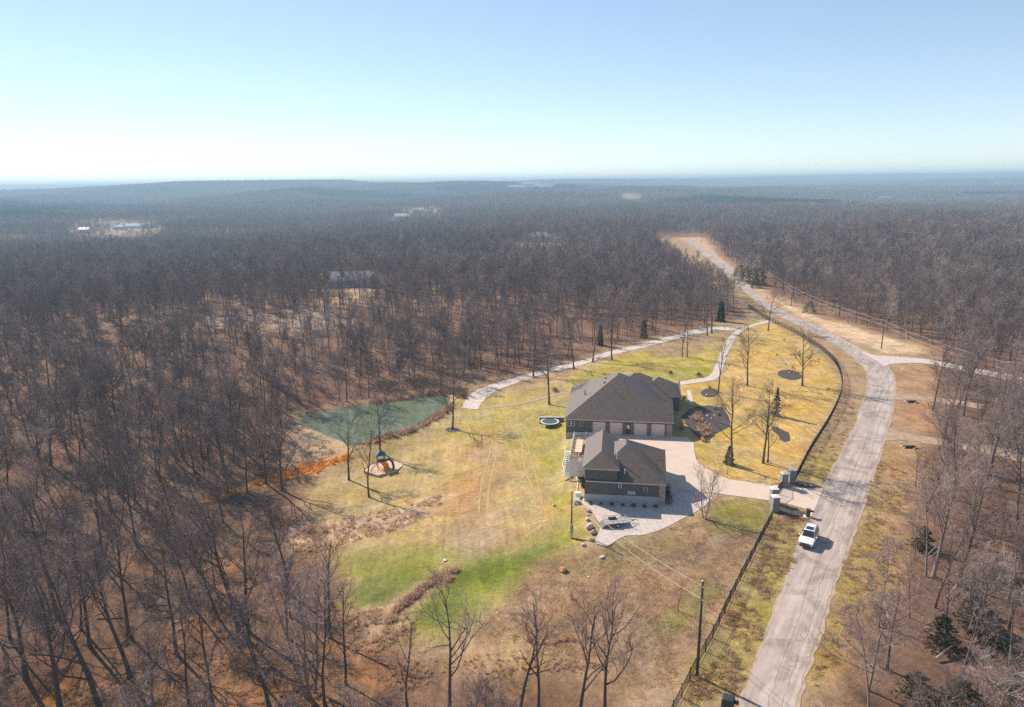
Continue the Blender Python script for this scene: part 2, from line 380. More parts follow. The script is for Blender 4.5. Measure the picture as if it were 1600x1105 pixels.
zone([(1460, 560), (1650, 590), (1700, 1200), (1260, 1200), (1350, 985), (1430, 830), (1462, 690)], (0.150, 0.088, 0.060), 3, 4, 0.85)
# vivid green hollow
zone([(520, 870), (600, 852), (720, 850), (800, 862), (880, 830), (900, 835), (850, 880), (800, 940), (700, 1010), (620, 1000), (680, 900), (560, 945), (548, 920)], (0.205, 0.20, 0.045), 3, 3, 0.9)
zone([(560, 925), (640, 895), (770, 865), (850, 862), (800, 910), (750, 930), (690, 970), (640, 985), (670, 915), (580, 942)], (0.120, 0.142, 0.022), 2.5, 2.5, 0.9)
# rough reddish field below the gravel
zone([(850, 880), (920, 862), (990, 850), (1060, 825), (1150, 815), (1200, 800), (1160, 890), (1060, 1080), (950, 1060), (780, 1000), (700, 1010), (790, 945)], (0.265, 0.165, 0.100), 3, 3, 0.95)
zone([(900, 870), (970, 855), (1060, 835), (1080, 850), (980, 890), (900, 900)], (0.27, 0.205, 0.085), 2.5, 3, 0.7)
zone([(1105, 790), (1150, 778), (1205, 788), (1190, 825), (1120, 835)], (0.215, 0.19, 0.05), 2, 2.5, 0.85)
zone([(1000, 985), (1060, 955), (1110, 910), (1115, 925), (1070, 975), (1010, 1005)], (0.19, 0.185, 0.04), 1.5, 2, 0.7)
# front lawn
zone([(1060, 602), (1125, 596), (1142, 548), (1165, 516), (1205, 505), (1255, 530), (1300, 565), (1312, 595), (1308, 625), (1290, 660), (1262, 705), (1238, 748), (1215, 757), (1140, 748), (1112, 734), (1090, 722), (1085, 690), (1062, 640)], LAWN, 0.8, 0.6)
zone([(1062, 600), (1110, 600), (1135, 640), (1180, 670), (1150, 735), (1100, 725), (1085, 690)], (0.40, 0.29, 0.085), 3, 5, 0.6)
zone([(1180, 520), (1230, 530), (1220, 560), (1170, 560)], (0.41, 0.30, 0.08), 3, 5, 0.6)
zone([(890, 590), (1000, 548), (1060, 535), (1120, 520), (1120, 560), (1110, 585), (1060, 595), (985, 580), (900, 608)], (0.36, 0.29, 0.065), 2, 3, 0.85)
zone([(1005, 590), (1060, 575), (1110, 575), (1105, 588), (1060, 597)], (0.27, 0.25, 0.05), 1.5, 2, 0.85)
zone([(1000, 545), (1110, 520), (1130, 530), (1090, 552), (1020, 560)], (0.28, 0.185, 0.115), 2, 3, 0.8)
# verges along the road
zone([(1315, 560), (1340, 600), (1330, 650), (1290, 720), (1270, 755), (1240, 750), (1262, 705), (1310, 630), (1318, 595), (1260, 527), (1210, 500)], (0.30, 0.195, 0.115), 1.5, 2, 0.9)
zone([(1265, 720), (1300, 690), (1285, 755), (1245, 755)], (0.30, 0.245, 0.075), 1.5, 2, 0.9)
zone([(1215, 805), (1262, 808), (1240, 870), (1200, 960), (1150, 1090), (1060, 1110), (1140, 950)], (0.30, 0.235, 0.085), 1.2, 2, 0.9)
zone([(1215, 860), (1240, 862), (1215, 930), (1190, 960), (1195, 900)], (0.235, 0.215, 0.05), 1.5, 2, 0.8)
zone([(1385, 690), (1430, 700), (1420, 790), (1390, 890), (1330, 970), (1240, 1110), (1280, 1000), (1330, 850)], (0.33, 0.20, 0.095), 2, 3, 0.9)
zone([(1372, 740), (1392, 760), (1370, 850), (1330, 950), (1280, 1040), (1255, 1085), (1300, 940), (1340, 850)], (0.27, 0.195, 0.065), 1.5, 2.5, 0.8)
zone([(1398, 575), (1455, 575), (1460, 690), (1395, 680), (1400, 620)], (0.35, 0.20, 0.115), 2, 2, 0.9)
zone([(1210, 470), (1290, 500), (1380, 525), (1450, 545), (1440, 556), (1380, 550), (1300, 520), (1240, 490)], (0.56, 0.40, 0.255), 1.5, 2, 0.9)
zone([(1060, 372), (1090, 366), (1150, 424), (1210, 465), (1205, 474), (1150, 432), (1100, 392)], (0.50, 0.31, 0.18), 1.5, 2, 0.9)
# pond banks, dam, straw-coloured rough ground
zone([(455, 660), (470, 650), (500, 672), (560, 700), (548, 712), (500, 690)], (0.42, 0.29, 0.17), 1, 1, 0.9)
zone([(440, 690), (470, 680), (530, 705), (470, 735), (430, 740)], (0.40, 0.29, 0.20), 1.5, 3, 0.9)
zone([(480, 645), (600, 625), (720, 605), (730, 610), (700, 620), (560, 640), (490, 652)], (0.30, 0.165, 0.115), 1, 1.5, 0.9)
zone([(550, 707), (556, 714), (500, 736), (430, 752), (330, 783), (300, 787), (330, 778), (400, 752), (470, 727)], (0.76, 0.35, 0.07), 0.8, 0.8, 0.95)
zone([(440, 830), (560, 810), (640, 790), (690, 770), (690, 785), (620, 830), (520, 850), (460, 860)], (0.44, 0.31, 0.205), 2, 3, 0.95)
zone([(540, 960), (600, 955), (640, 985), (600, 1010), (560, 990)], (0.40, 0.29, 0.19), 1.5, 2, 0.9)
# orange broom-sedge among the foreground trees
for cx, cy_, rx, ry in [(330, 880, 28, 12), (300, 985, 34, 14), (255, 1010, 30, 13), (345, 1045, 36, 15), (210, 1080, 46, 18), (620, 1060, 44, 16), (860, 1000, 40, 6), (470, 1090, 40, 14), (370, 1090, 40, 14), (130, 1090, 40, 12), (560, 1010, 30, 10), (395, 760, 30, 6)]:
    zone([(cx + rx * math.cos(a), cy_ + ry * math.sin(a)) for a in np.linspace(0, 6.28, 9)[:-1]], (0.30, 0.145, 0.06), 2, 4, 0.6)
# pale far clearings with houses
for cx, cy_, rx, ry, cl in [(550, 452, 40, 7, (0.36, 0.25, 0.16)), (600, 445, 16, 6, (0.40, 0.28, 0.18)), (840, 382, 40, 5, (0.45, 0.33, 0.25)), (930, 374, 36, 6, (0.42, 0.25, 0.17)), (548, 470, 30, 8, (0.45, 0.3, 0.15)), (480, 500, 80, 16, (0.36, 0.26, 0.19)), (300, 500, 120, 14, (0.34, 0.24, 0.18))]:
    zone([(cx + rx * math.cos(a), cy_ + ry * math.sin(a)) for a in np.linspace(0, 6.28, 11)[:-1]], cl, 4, 6, 0.8)
FAR_CLEAR = [(165, 354, 56, 10), (215, 356, 44, 9), (660, 331, 34, 4), (620, 345, 22, 3), (830, 290, 40, 2), (985, 306, 16, 4)]
FAR_CLEAR_W = []
for cx, cy_, rx, ry in FAR_CLEAR:
    poly = [tuple(G(cx + rx * math.cos(a), cy_ + ry * math.sin(a))[:2]) for a in np.linspace(0, 6.28, 13)[:-1]]
    FAR_CLEAR_W.append([tuple(G(cx + rx * math.cos(a), cy_ + ry * 1.1 + ry * 2.0 * math.sin(a))[:2]) for a in np.linspace(0, 6.28, 13)[:-1]])
    m = (np.abs(gx - poly[0][0]) < 1500) & (np.abs(gy - poly[0][1]) < 2500) & ~near
    d = sdist(gx[m], gy[m], poly); w = sst(12, -12, d)[:, None]
    C[m] = C[m] * (1 - w) + np.array((0.34, 0.23, 0.17)) * w * 0.7 + C[m] * w * 0.3

me = bpy.data.meshes.new('ground')
nxg, nyg = len(AX), len(AY)
ii = (np.arange(nyg - 1)[:, None] * nxg + np.arange(nxg - 1)[None, :]).ravel()
quads = np.stack([ii, ii + 1, ii + 1 + nxg, ii + nxg], 1)
me.vertices.add(len(gx)); me.vertices.foreach_set('co', np.stack([gx, gy, gz], 1).astype(np.float32).ravel())
me.loops.add(quads.size); me.loops.foreach_set('vertex_index', quads.astype(np.int32).ravel())
me.polygons.add(len(quads)); me.polygons.foreach_set('loop_start', np.arange(0, quads.size, 4, dtype=np.int32))
me.update(calc_edges=True); me.validate()
me.polygons.foreach_set('use_smooth', np.ones(len(me.polygons), bool))
ca = me.attributes.new('cover', 'FLOAT_COLOR', 'POINT')
ca.data.foreach_set('color', np.concatenate([C, np.ones((len(C), 1))], 1).astype(np.float32).ravel())
m = bpy.data.materials.new('ground_cover'); m.use_nodes = True; nt = m.node_tree; N = nt.nodes; L = nt.links
b = N['Principled BSDF']; b.inputs['Roughness'].default_value = 0.95; b.inputs['Specular IOR Level'].default_value = 0.1
at_ = N.new('ShaderNodeAttribute'); at_.attribute_name = 'cover'
geo = N.new('ShaderNodeNewGeometry')
def tn(scale, det=6, stretch=None, rgh=0.6, rot=0):
    t = N.new('ShaderNodeTexNoise'); t.inputs['Scale'].default_value = scale; t.inputs['Detail'].default_value = det; t.inputs['Roughness'].default_value = rgh; t.inputs['Distortion'].default_value = 0.6
    if stretch:
        mp = N.new('ShaderNodeMapping'); mp.vector_type = 'TEXTURE'; mp.inputs['Scale'].default_value = tuple(1 / q for q in stretch); mp.inputs['Rotation'].default_value = (0, 0, rot); L.new(geo.outputs['Position'], mp.inputs[0]); L.new(mp.outputs[0], t.inputs['Vector'])
    else: L.new(geo.outputs['Position'], t.inputs['Vector'])
    return t.outputs[0]
def mr(src, a, b_, c, d):
    q = N.new('ShaderNodeMapRange'); q.inputs[1].default_value = a; q.inputs[2].default_value = b_; q.inputs[3].default_value = c; q.inputs[4].default_value = d; L.new(src, q.inputs[0]); return q.outputs[0]
def mul(a, b_):
    q = N.new('ShaderNodeMath'); q.operation = 'MULTIPLY'; L.new(a, q.inputs[0]); L.new(b_, q.inputs[1]); return q.outputs[0]
f = mul(mul(mr(tn(0.22), 0.3, 0.7, 0.72, 1.28), mr(tn(1.3, 8, None, 0.7), 0.3, 0.7, 0.68, 1.32)), mr(tn(1.1, 5, (1, 0.07, 1), 0.6, R(4)), 0.3, 0.7, 0.84, 1.16))
f = mul(f, mr(tn(5.0, 5, None, 0.8), 0.3, 0.7, 0.70, 1.30))
vm = N.new('ShaderNodeVectorMath'); vm.operation = 'SCALE'; L.new(at_.outputs['Color'], vm.inputs[0]); L.new(f, vm.inputs['Scale'])
hs = N.new('ShaderNodeHueSaturation'); L.new(vm.outputs[0], hs.inputs['Color']); L.new(mr(tn(0.35, 5), 0.3, 0.7, 0.485, 0.515), hs.inputs['Hue']); L.new(mr(tn(0.12, 5), 0.3, 0.7, 0.85, 1.15), hs.inputs['Saturation'])
L.new(hs.outputs[0], b.inputs['Base Color'])
bp = N.new('ShaderNodeBump'); bp.inputs['Strength'].default_value = 0.8; bp.inputs['Distance'].default_value = 0.16; L.new(tn(2.4, 8, None, 0.75), bp.inputs['Height']); L.new(bp.outputs[0], b.inputs['Normal'])
me.materials.append(m)
ground = bpy.data.objects.new('ground', me); col.objects.link(ground); tag(ground, kind='structure')

# ---- sheets laid on the ground
def strip(name, left, right, m, off, n=6, wob_=0.0, cols=3, kind='structure'):
    Lw = catmull([tuple(p[:2]) for p in left], n); Rw = catmull([tuple(p[:2]) for p in right], n)
    k = len(Lw); xs = []; ys = []
    rg = np.random.default_rng(4)
    for i in range(k):
        a, b_ = Lw[i], Rw[i]; d = (b_ - a) / (np.linalg.norm(b_ - a) + 1e-9)
        a = a + d * wob_ * (rg.random() - 0.5); b_ = b_ + d * wob_ * (rg.random() - 0.5)
        for j in range(cols): t = j / (cols - 1); q = a * (1 - t) + b_ * t; xs.append(q[0]); ys.append(q[1])
    z = zt(xs, ys) + off; mb = MB()
    vs = list(zip(xs, ys, z)); fs = []
    for i in range(k - 1):
        for j in range(cols - 1):
            o_ = i * cols + j; fs.append((o_, o_ + 1, o_ + cols + 1, o_ + cols))
    mb.add(vs, fs, m); o = mb.build(name, None, True); tag(o, kind=kind)
    at = o.data.attributes.new('across', 'FLOAT', 'POINT'); at.data.foreach_set('value', np.tile(np.linspace(0, 1, cols), k).astype(np.float32)); return o
def sheet(name, outline, m, off, thick=0.08, parent=None, flatz=None, kind=None):
    pts = [tuple(p[:2]) for p in outline]
    z = zt([p[0] for p in pts], [p[1] for p in pts]) + off
    if flatz is not None: z = z * 0 + flatz
    bm = bmesh.new(); vs = [bm.verts.new((p[0], p[1], zz)) for p, zz in zip(pts, z)]
    f_ = bm.faces.new(vs); bmesh.ops.recalc_face_normals(bm, faces=[f_])
    if f_.normal.z < 0: f_.normal_flip()
    ex = bmesh.ops.extrude_face_region(bm, geom=[f_]); 
    nv = [g for g in ex['geom'] if isinstance(g, bmesh.types.BMVert)]
    for v in bm.verts:
        if v not in nv: v.co.z -= thick
    bmesh.ops.triangulate(bm, faces=bm.faces[:]); bmesh.ops.recalc_face_normals(bm, faces=bm.faces[:])
    me_ = bpy.data.meshes.new(name); bm.to_mesh(me_); bm.free(); me_.materials.append(MATS[m])
    o = bpy.data.objects.new(name, me_); col.objects.link(o); o.parent = parent
    if kind: tag(o, kind=kind)
    return o
RD = [((1080, 1300), (1190, 1300)), ((1155, 1105), (1240, 1105)), ((1195, 1000), (1275, 1000)), ((1222, 925), (1300, 920)), ((1245, 865), (1325, 850)), ((1290, 760), (1352, 772)), ((1315, 710), (1372, 715)), ((1338, 660), (1388, 660)), ((1352, 620), (1396, 620)), ((1357, 595), (1395, 592)), ((1350, 575), (1383, 570)), ((1325, 552), (1355, 551)), ((1290, 530), (1320, 532)), ((1250, 510), (1285, 514)), ((1210, 490), (1240, 494)), ((1175, 465), (1203, 474)), ((1145, 437), (1170, 447)), ((1115, 410), (1140, 417)), ((1090, 390), (1112, 393)), ((1068, 373), (1085, 373))]
RDL = GP([a for a, _ in RD]); RDR = GP([b_ for _, b_ in RD])
def shoulder(k0, k1):
    A = [a + (b_ - a) * k0 for a, b_ in zip(RDL, RDR)]; B = [a + (b_ - a) * k1 for a, b_ in zip(RDL, RDR)]
    strip('road_shoulder', A, B, 'shoulder_gravel', 0.03, 8, 0.5)
shoulder(0.9, 1.08); shoulder(-0.05, 0.1)
road = strip('road', RDL, RDR, 'asphalt', 0.05, 8, 0.25, 5)
# asphalt gets long cracks, tyre lanes and patches
nt = MATS['asphalt'].node_tree; N = nt.nodes; L = nt.links
geo = N.new('ShaderNodeNewGeometry'); src = N['Principled BSDF'].inputs['Base Color'].links[0].from_socket
vo = N.new('ShaderNodeTexVoronoi'); vo.feature = 'DISTANCE_TO_EDGE'; vo.inputs['Scale'].default_value = 0.11
nz = N.new('ShaderNodeTexNoise'); nz.inputs['Scale'].default_value = 0.8; nz.inputs['Detail'].default_value = 6; L.new(geo.outputs['Position'], nz.inputs['Vector'])
ad = N.new('ShaderNodeVectorMath'); ad.operation = 'MULTIPLY_ADD'; ad.inputs[1].default_value = (7, 7, 0); L.new(nz.outputs['Color'], ad.inputs[0]); L.new(geo.outputs['Position'], ad.inputs[2]); L.new(ad.outputs[0], vo.inputs['Vector'])
ck = mr(vo.outputs['Distance'], 0.002, 0.008, 0.72, 1.0)
pt = mr(tn(0.25, 3), 0.42, 0.5, 0.80, 1.06); st = mr(tn(1.3, 4, (1, 0.05, 1), 0.6, R(-34)), 0.35, 0.65, 0.78, 1.14)
aa = N.new('ShaderNodeAttribute'); aa.attribute_name = 'across'
rl_ = N.new('ShaderNodeValToRGB'); L.new(aa.outputs['Fac'], rl_.inputs[0]); er = rl_.color_ramp.elements
for p_, v_ in ((0.0, 0.62), (0.2, 0.52), (0.31, 0.44), (0.43, 0.55), (0.58, 0.50), (0.70, 0.40), (0.82, 0.52), (1.0, 0.66)):
    e_ = er[0] if p_ == 0 else (er[1] if p_ == 1.0 else er.new(p_)); e_.position = p_; e_.color = (v_, v_, v_, 1)
lane = mr(rl_.outputs[0], 0.0, 1.0, 0.0, 1.96)
ln = N.new('ShaderNodeMath'); ln.operation = 'MULTIPLY_ADD'; ln.inputs[1].default_value = 0.30; L.new(tn(0.10, 5), ln.inputs[0]); L.new(aa.outputs['Fac'], ln.inputs[2])
def crack_at(c_):
    s1 = N.new('ShaderNodeMath'); s1.operation = 'SUBTRACT'; L.new(ln.outputs[0], s1.inputs[0]); s1.inputs[1].default_value = c_
    s2 = N.new('ShaderNodeMath'); s2.operation = 'ABSOLUTE'; L.new(s1.outputs[0], s2.inputs[0]); return mr(s2.outputs[0], 0.003, 0.010, 0.55, 1.0)
st = mul(mul(st, lane), mul(crack_at(0.66), crack_at(0.92)))
q = N.new('ShaderNodeVectorMath'); q.operation = 'SCALE'; L.new(src, q.inputs[0]); L.new(mul(mul(ck, pt), st), q.inputs['Scale']); L.new(q.outputs[0], N['Principled BSDF'].inputs['Base Color'])

strip('side_road', GP([(1343, 549), (1368, 555), (1390, 557), (1450, 562), (1520, 575), (1600, 590), (1700, 612)]), GP([(1384, 573), (1390, 570), (1410, 568), (1450, 569), (1520, 583), (1600, 600), (1700, 624)]), 'lane_gravel', 0.07, 6, 0.3)
strip('dirt_track', GP([(1388, 674), (1412, 676), (1440, 682), (1500, 690), (1600, 706), (1700, 722)]), GP([(1383, 690), (1410, 688), (1440, 692), (1500, 702), (1600, 722), (1700, 742)]), 'dirt', 0.04, 6, 0.6)
strip('dirt_track', GP([(1397, 617), (1430, 617), (1470, 622), (1540, 632)]), GP([(1397, 626), (1430, 625), (1470, 630), (1540, 640)]), 'dirt', 0.04, 6, 0.6)
DRIVE = [(1287, 763), (1250, 763), (1218, 759), (1180, 755), (1142, 750), (1124, 744), (1110, 736), (1096, 728), (1088, 719), (1085, 705), (1084, 693), (1074, 684), (1062, 684)]
dl = [tuple(flat_at(a, b_)[:2]) for a, b_ in DRIVE] + [(29.6, 121.4), (14.5, 123.8), (13.2, 116), (22, 106), (23.5, 97.5)] + [tuple(flat_at(a, b_)[:2]) for a, b_ in [(1062, 764), (1080, 768), (1116, 771), (1160, 777), (1204, 783), (1218, 785), (1240, 790), (1258, 796), (1269, 806)]]
sheet('driveway', dl, 'concrete', 0.07, 0.2, flatz=0.07, kind='structure')
gl = [tuple(flat_at(a, b_)[:2]) for a, b_ in [(908, 786), (918, 793), (932, 809), (938, 825), (930, 845), (940, 852), (952, 852), (976, 838), (1006, 836), (1039, 825), (1064, 812), (1093, 797), (1112, 780), (1116, 771.5), (1080, 768.5), (1062, 764.5)]] + [(23.3, 97.8), (22, 100), (12, 100)]
sheet('gravel_yard', catmull(gl[:13], 4) + gl[13:], 'gravel', 0.04, 0.15, flatz=0.04, kind='structure')
strip('back_drive', GP([(1060, 597), (1085, 593), (1103, 590), (1113, 582), (1120, 565), (1129, 545), (1140, 526), (1158, 513), (1187, 504), (1205, 499)]), GP([(1060, 602), (1085, 599), (1105, 596), (1122, 590), (1131, 571), (1138, 551), (1153, 524), (1172, 512), (1194, 506), (1212, 502)]), 'path_concrete', 0.05)
strip('gravel_lane', GP([(1156, 510), (1100, 513), (1050, 525), (1000, 538), (950, 550), (900, 566), (850, 578), (800, 592), (762, 603), (738, 614), (726, 628), (722, 638)]), GP([(1150, 516), (1104, 519), (1053, 531), (1003, 544), (953, 556), (903, 572), (853, 584), (806, 599), (775, 611), (757, 624), (750, 634), (746, 640)]), 'lane_gravel', 0.05, 8, 0.5)
strip('footpath', GP([(748, 637), (800, 631), (850, 620), (884, 611)]), GP([(748, 640), (801, 634), (852, 623), (886, 614)]), 'dirt', 0.04, 6, 0.3)
sheet('walkway', [tuple(flat_at(a, b_)[:2]) for a, b_ in [(1073, 610), (1079, 610), (1085, 632), (1077, 632)]], 'concrete', 0.06, flatz=0.06, kind='structure')

for tr in ([(795, 660), (811, 681), (817, 708), (820.5, 734), (831, 761), (837, 788), (838, 815)], [(806, 664), (822, 689), (830, 719), (840, 753), (846, 780), (847, 812)], [(724, 645), (729, 660), (735, 676)], [(731, 643), (738, 658), (746, 674)], [(770, 690), (762, 720), (752, 760), (748, 800)], [(780, 694), (773, 722), (764, 762), (762, 804)]):
    c_ = [np.array(p[:2]) for p in GP(tr)]; L_ = []; R_ = []
    for i in range(len(c_)):
        t_ = c_[min(i + 1, len(c_) - 1)] - c_[max(i - 1, 0)]; n_ = np.array([-t_[1], t_[0]]) / np.linalg.norm(t_); L_.append(c_[i] - n_ * 0.16); R_.append(c_[i] + n_ * 0.16)
    strip('wheel_track', L_, R_, 'worn_grass', 0.025, 8, 0.12, 2)
# ---- pond
m = bpy.data.materials.new('pond_water'); m.use_nodes = True; MATS['pond_water'] = m; nt = m.node_tree; N = nt.nodes; L = nt.links
b = N['Principled BSDF']; b.inputs['Base Color'].default_value = (0.085, 0.135, 0.095, 1); b.inputs['Roughness'].default_value = 0.03; b.inputs['IOR'].default_value = 1.4
geo = N.new('ShaderNodeNewGeometry')
bp = N.new('ShaderNodeBump'); bp.inputs['Strength'].default_value = 0.2; bp.inputs['Distance'].default_value = 0.02; L.new(tn(1.8, 4, (1, 2.2, 1)), bp.inputs['Height']); L.new(bp.outputs[0], b.inputs['Normal'])
cr = N.new('ShaderNodeValToRGB'); cr.color_ramp.elements[0].color = (0.105, 0.135, 0.070, 1); cr.color_ramp.elements[1].color = (0.16, 0.19, 0.105, 1); cr.color_ramp.elements[0].position = 0.35; cr.color_ramp.elements[1].position = 0.7
L.new(tn(0.12, 4), cr.inputs[0]); L.new(cr.outputs[0], b.inputs['Base Color'])
pc = np.mean(np.array(POND), 0)
pl = catmull([tuple(pc + (np.array(p) - pc) * 1.03) for p in POND], 4, True)
mb = MB(); mb.add([(p[0], p[1], WATER_Z) for p in pl], [tuple(range(len(pl)))], 'pond_water')
o = mb.build('pond_water'); tag(o, kind='structure')
if o.data.polygons[0].normal.z < 0: o.data.flip_normals()

# ---- haze: one closed box of pale air
mb = MB(); m = bpy.data.materials.new('haze_air'); m.use_nodes = True; MATS['haze_air'] = m
m.node_tree.nodes.remove(m.node_tree.nodes['Principled BSDF'])
pv = m.node_tree.nodes.new('ShaderNodeVolumePrincipled'); pv.inputs['Color'].default_value = (0.52, 0.76, 0.94, 1); pv.inputs['Density'].default_value = HAZE_DENSITY; pv.inputs['Anisotropy'].default_value = 0.05
m.node_tree.links.new(pv.outputs[0], m.node_tree.nodes['Material Output'].inputs['Volume'])
mb.box((-9900, -900, float(gz.min()) - 1.0), (9900, 9900, 84), 'haze_air')
haze = mb.build('haze'); tag(haze, 'thin blue haze in the air over the woods', 'haze', kind='stuff')

# ================================================================== TREES
rng = random.Random(7)
def rvec(s): return Vector((rng.gauss(0, s), rng.gauss(0, s), rng.gauss(0, s)))
def grow_tree(H=15.0, r0=0.19, clear=0.45, spread=0.55, nl=9, nb=5, nt_=5, ntw=4, twig=0.013, stems=1, bk='bark', tw='twig', lean=0.03, curve=0.12, leaf=0, limb_len=0.33, sides=6):
    """bare tree: (trunk and limbs, fine twigs)"""
    T = MB(); Cw = MB()
    def branch(p, d, L, r, segs, wander, up):
        pts = [p.copy()]; ds = d.copy()
        for k in range(segs):
            ds = (ds + rvec(wander) + Vector((0, 0, up))).normalized(); p = p + ds * (L / segs); pts.append(p.copy())
        return pts
    def at_(pts, t):
        q = t * (len(pts) - 1); i = min(int(q), len(pts) - 2); return pts[i].lerp(pts[i + 1], q - i), (pts[i + 1] - pts[i]).normalized()
    def side_dir(d, ang):
        a = Vector((rng.gauss(0, 1), rng.gauss(0, 1), rng.gauss(0, 1))); a = (a - d * a.dot(d)).normalized()
        return (d * math.cos(ang) + a * math.sin(ang)).normalized()
    for s in range(stems):
        a = rng.uniform(0, 6.28) if stems > 1 else 0
        d0 = Vector((rng.gauss(0, lean), rng.gauss(0, lean), 1)).normalized() if stems == 1 else Vector((math.cos(2.1 * s + a * 0.3) * 0.22, math.sin(2.1 * s + a * 0.3) * 0.22, 1)).normalized()
        hh = H * (1 if s == 0 else rng.uniform(0.75, 0.95)); rr = r0 * (1 if stems == 1 else 0.7)
        base = Vector((0, 0, -0.4)) + (Vector((d0.x, d0.y, 0)) * 0.6 if stems > 1 else Vector())
        tr = branch(base, d0, hh * 0.86 + 0.4, rr, 9, 0.045, 0.03)
        rad = [rr * (1.35 if k == 0 else 1) * (1 - 0.86 * (k / 9) ** 0.9) + 0.012 for k in range(10)]
        T.tube(tr, rad, bk, sides, False)
        n1 = max(3, int(nl / (1 if stems == 1 else 1.7)))
        for i in range(n1 + 2):
            t = clear + (1 - clear) * ((i + rng.random() * 0.8) / (n1 + 2)); t = min(t, 0.985)
            if i < 2 and rng.random() < 0.5: t = clear * rng.uniform(0.7, 1.0)
            p, d = at_(tr, t); ang = rng.uniform(0.6, 1.15) * (1.05 - 0.45 * (t - clear) / (1 - clear + 1e-6)) * spread / 0.55
            L1 = H * limb_len * (1.12 - 0.62 * (t - clear) / (1 - clear)) * rng.uniform(0.75, 1.15)
            r1 = max(0.02, rr * (1 - 0.8 * t) * rng.uniform(0.45, 0.65))
            l1 = branch(p, side_dir(d, min(ang, 1.35)), L1, r1, 5, curve, 0.10)
            T.tube(l1, [r1 * (1 - 0.8 * k / 5) + 0.008 for k in range(6)], bk, 4, False)
            for j in range(nb):
                p2, d2 = at_(l1, min(0.99, 0.25 + 0.75 * (j + rng.random()) / nb))
                L2 = L1 * rng.uniform(0.34, 0.55); r2 = max(twig * 1.4, r1 * 0.38)
                l2 = branch(p2, side_dir(d2, rng.uniform(0.45, 0.95)), L2, r2, 3, curve * 1.2, 0.06)
                T.tube(l2, [r2, r2 * 0.75, r2 * 0.5, r2 * 0.25], bk, 3, False)
                for k in range(nt_):
                    p3, d3 = at_(l2, min(0.99, 0.15 + 0.85 * (k + rng.random()) / nt_))
                    L3 = L2 * rng.uniform(0.35, 0.65); e3 = side_dir(d3, rng.uniform(0.4, 0.95)); e3 = (e3 + Vector((0, 0, 0.15))).normalized()
                    q3 = p3 + e3 * L3; Cw.spike(p3, q3, twig * 1.25, tw)
                    for w_ in range(ntw):
                        p4 = p3.lerp(q3, rng.uniform(0.2, 0.95)); Cw.spike(p4, p4 + side_dir(e3, rng.uniform(0.4, 0.9)) * L3 * rng.uniform(0.45, 0.85), twig, tw)
                    if leaf and rng.random() < leaf and p3.z < H * 0.5:
                        for w_ in range(6):
                            c = p3.lerp(q3, rng.random()) + rvec(0.12); u = rvec(1).normalized() * 0.14; v = rvec(1).normalized() * 0.14
                            Cw.add([c - u, c + v, c + u, c - v], [(0, 1, 2, 3)], 'dead_leaf')
    return T, Cw
def joined(T, Cw):
    J = MB(); J.v = list(T.v); J.f = list(T.f); J.mats = list(T.mats); J.m = list(T.m)
    o = len(J.v); mp = [J.mi(x) for x in Cw.mats]; J.v += Cw.v; J.f += [tuple(i + o for i in f_) for f_ in Cw.f]; J.m += [mp[k] for k in Cw.m]
    return J
FORMS = {}
def form(key, n, **kw):
    FORMS[key] = []
    for i in range(n):
        T, Cw = grow_tree(**kw); FORMS[key].append((T.mesh('trunk', True), Cw.mesh('crown'), joined(T, Cw).mesh('bare_tree')))
def form_mix(key, n, bk, tw):
    FORMS[key] = []
    for i in range(n):
        T, Cw = grow_tree(H=12.5, r0=rng.uniform(0.11, 0.18), clear=rng.uniform(0.26, 0.46), spread=rng.uniform(0.42, 0.66), nl=rng.randint(10, 14), nb=5, nt_=6, ntw=5, twig=0.0125, limb_len=rng.uniform(0.25, 0.34), lean=0.06, curve=rng.uniform(0.1, 0.18), bk=bk, tw=tw, leaf=0.0)
        FORMS[key].append((T.mesh('trunk', True), Cw.mesh('crown'), joined(T, Cw).mesh('bare_tree')))
form_mix('wood', 9, 'bark', 'twig'); form_mix('wood_pale', 4, 'bark_pale', 'twig_pale')
form('edge', 4, H=13, r0=0.20, clear=0.36, spread=0.62, nl=9, nb=5, nt_=5, ntw=4, twig=0.012, curve=0.17, limb_len=0.36)
form('lawn', 4, H=15, r0=0.22, clear=0.38, spread=0.6, nl=13, nb=6, nt_=5, ntw=4, twig=0.011, limb_len=0.33, leaf=0.0)
form('lawn_leaf', 1, H=15, r0=0.22, clear=0.25, spread=0.6, nl=13, nb=6, nt_=5, ntw=4, twig=0.011, limb_len=0.33, leaf=0.5)
form('slim', 2, H=12, r0=0.15, clear=0.42, spread=0.42, nl=8, nb=4, nt_=4, ntw=3, twig=0.010, limb_len=0.30)
form('multi', 2, H=9, r0=0.13, clear=0.2, spread=0.45, nl=12, nb=5, nt_=5, ntw=3, twig=0.009, stems=3, limb_len=0.35, bk='bark_pale', tw='twig_pale')
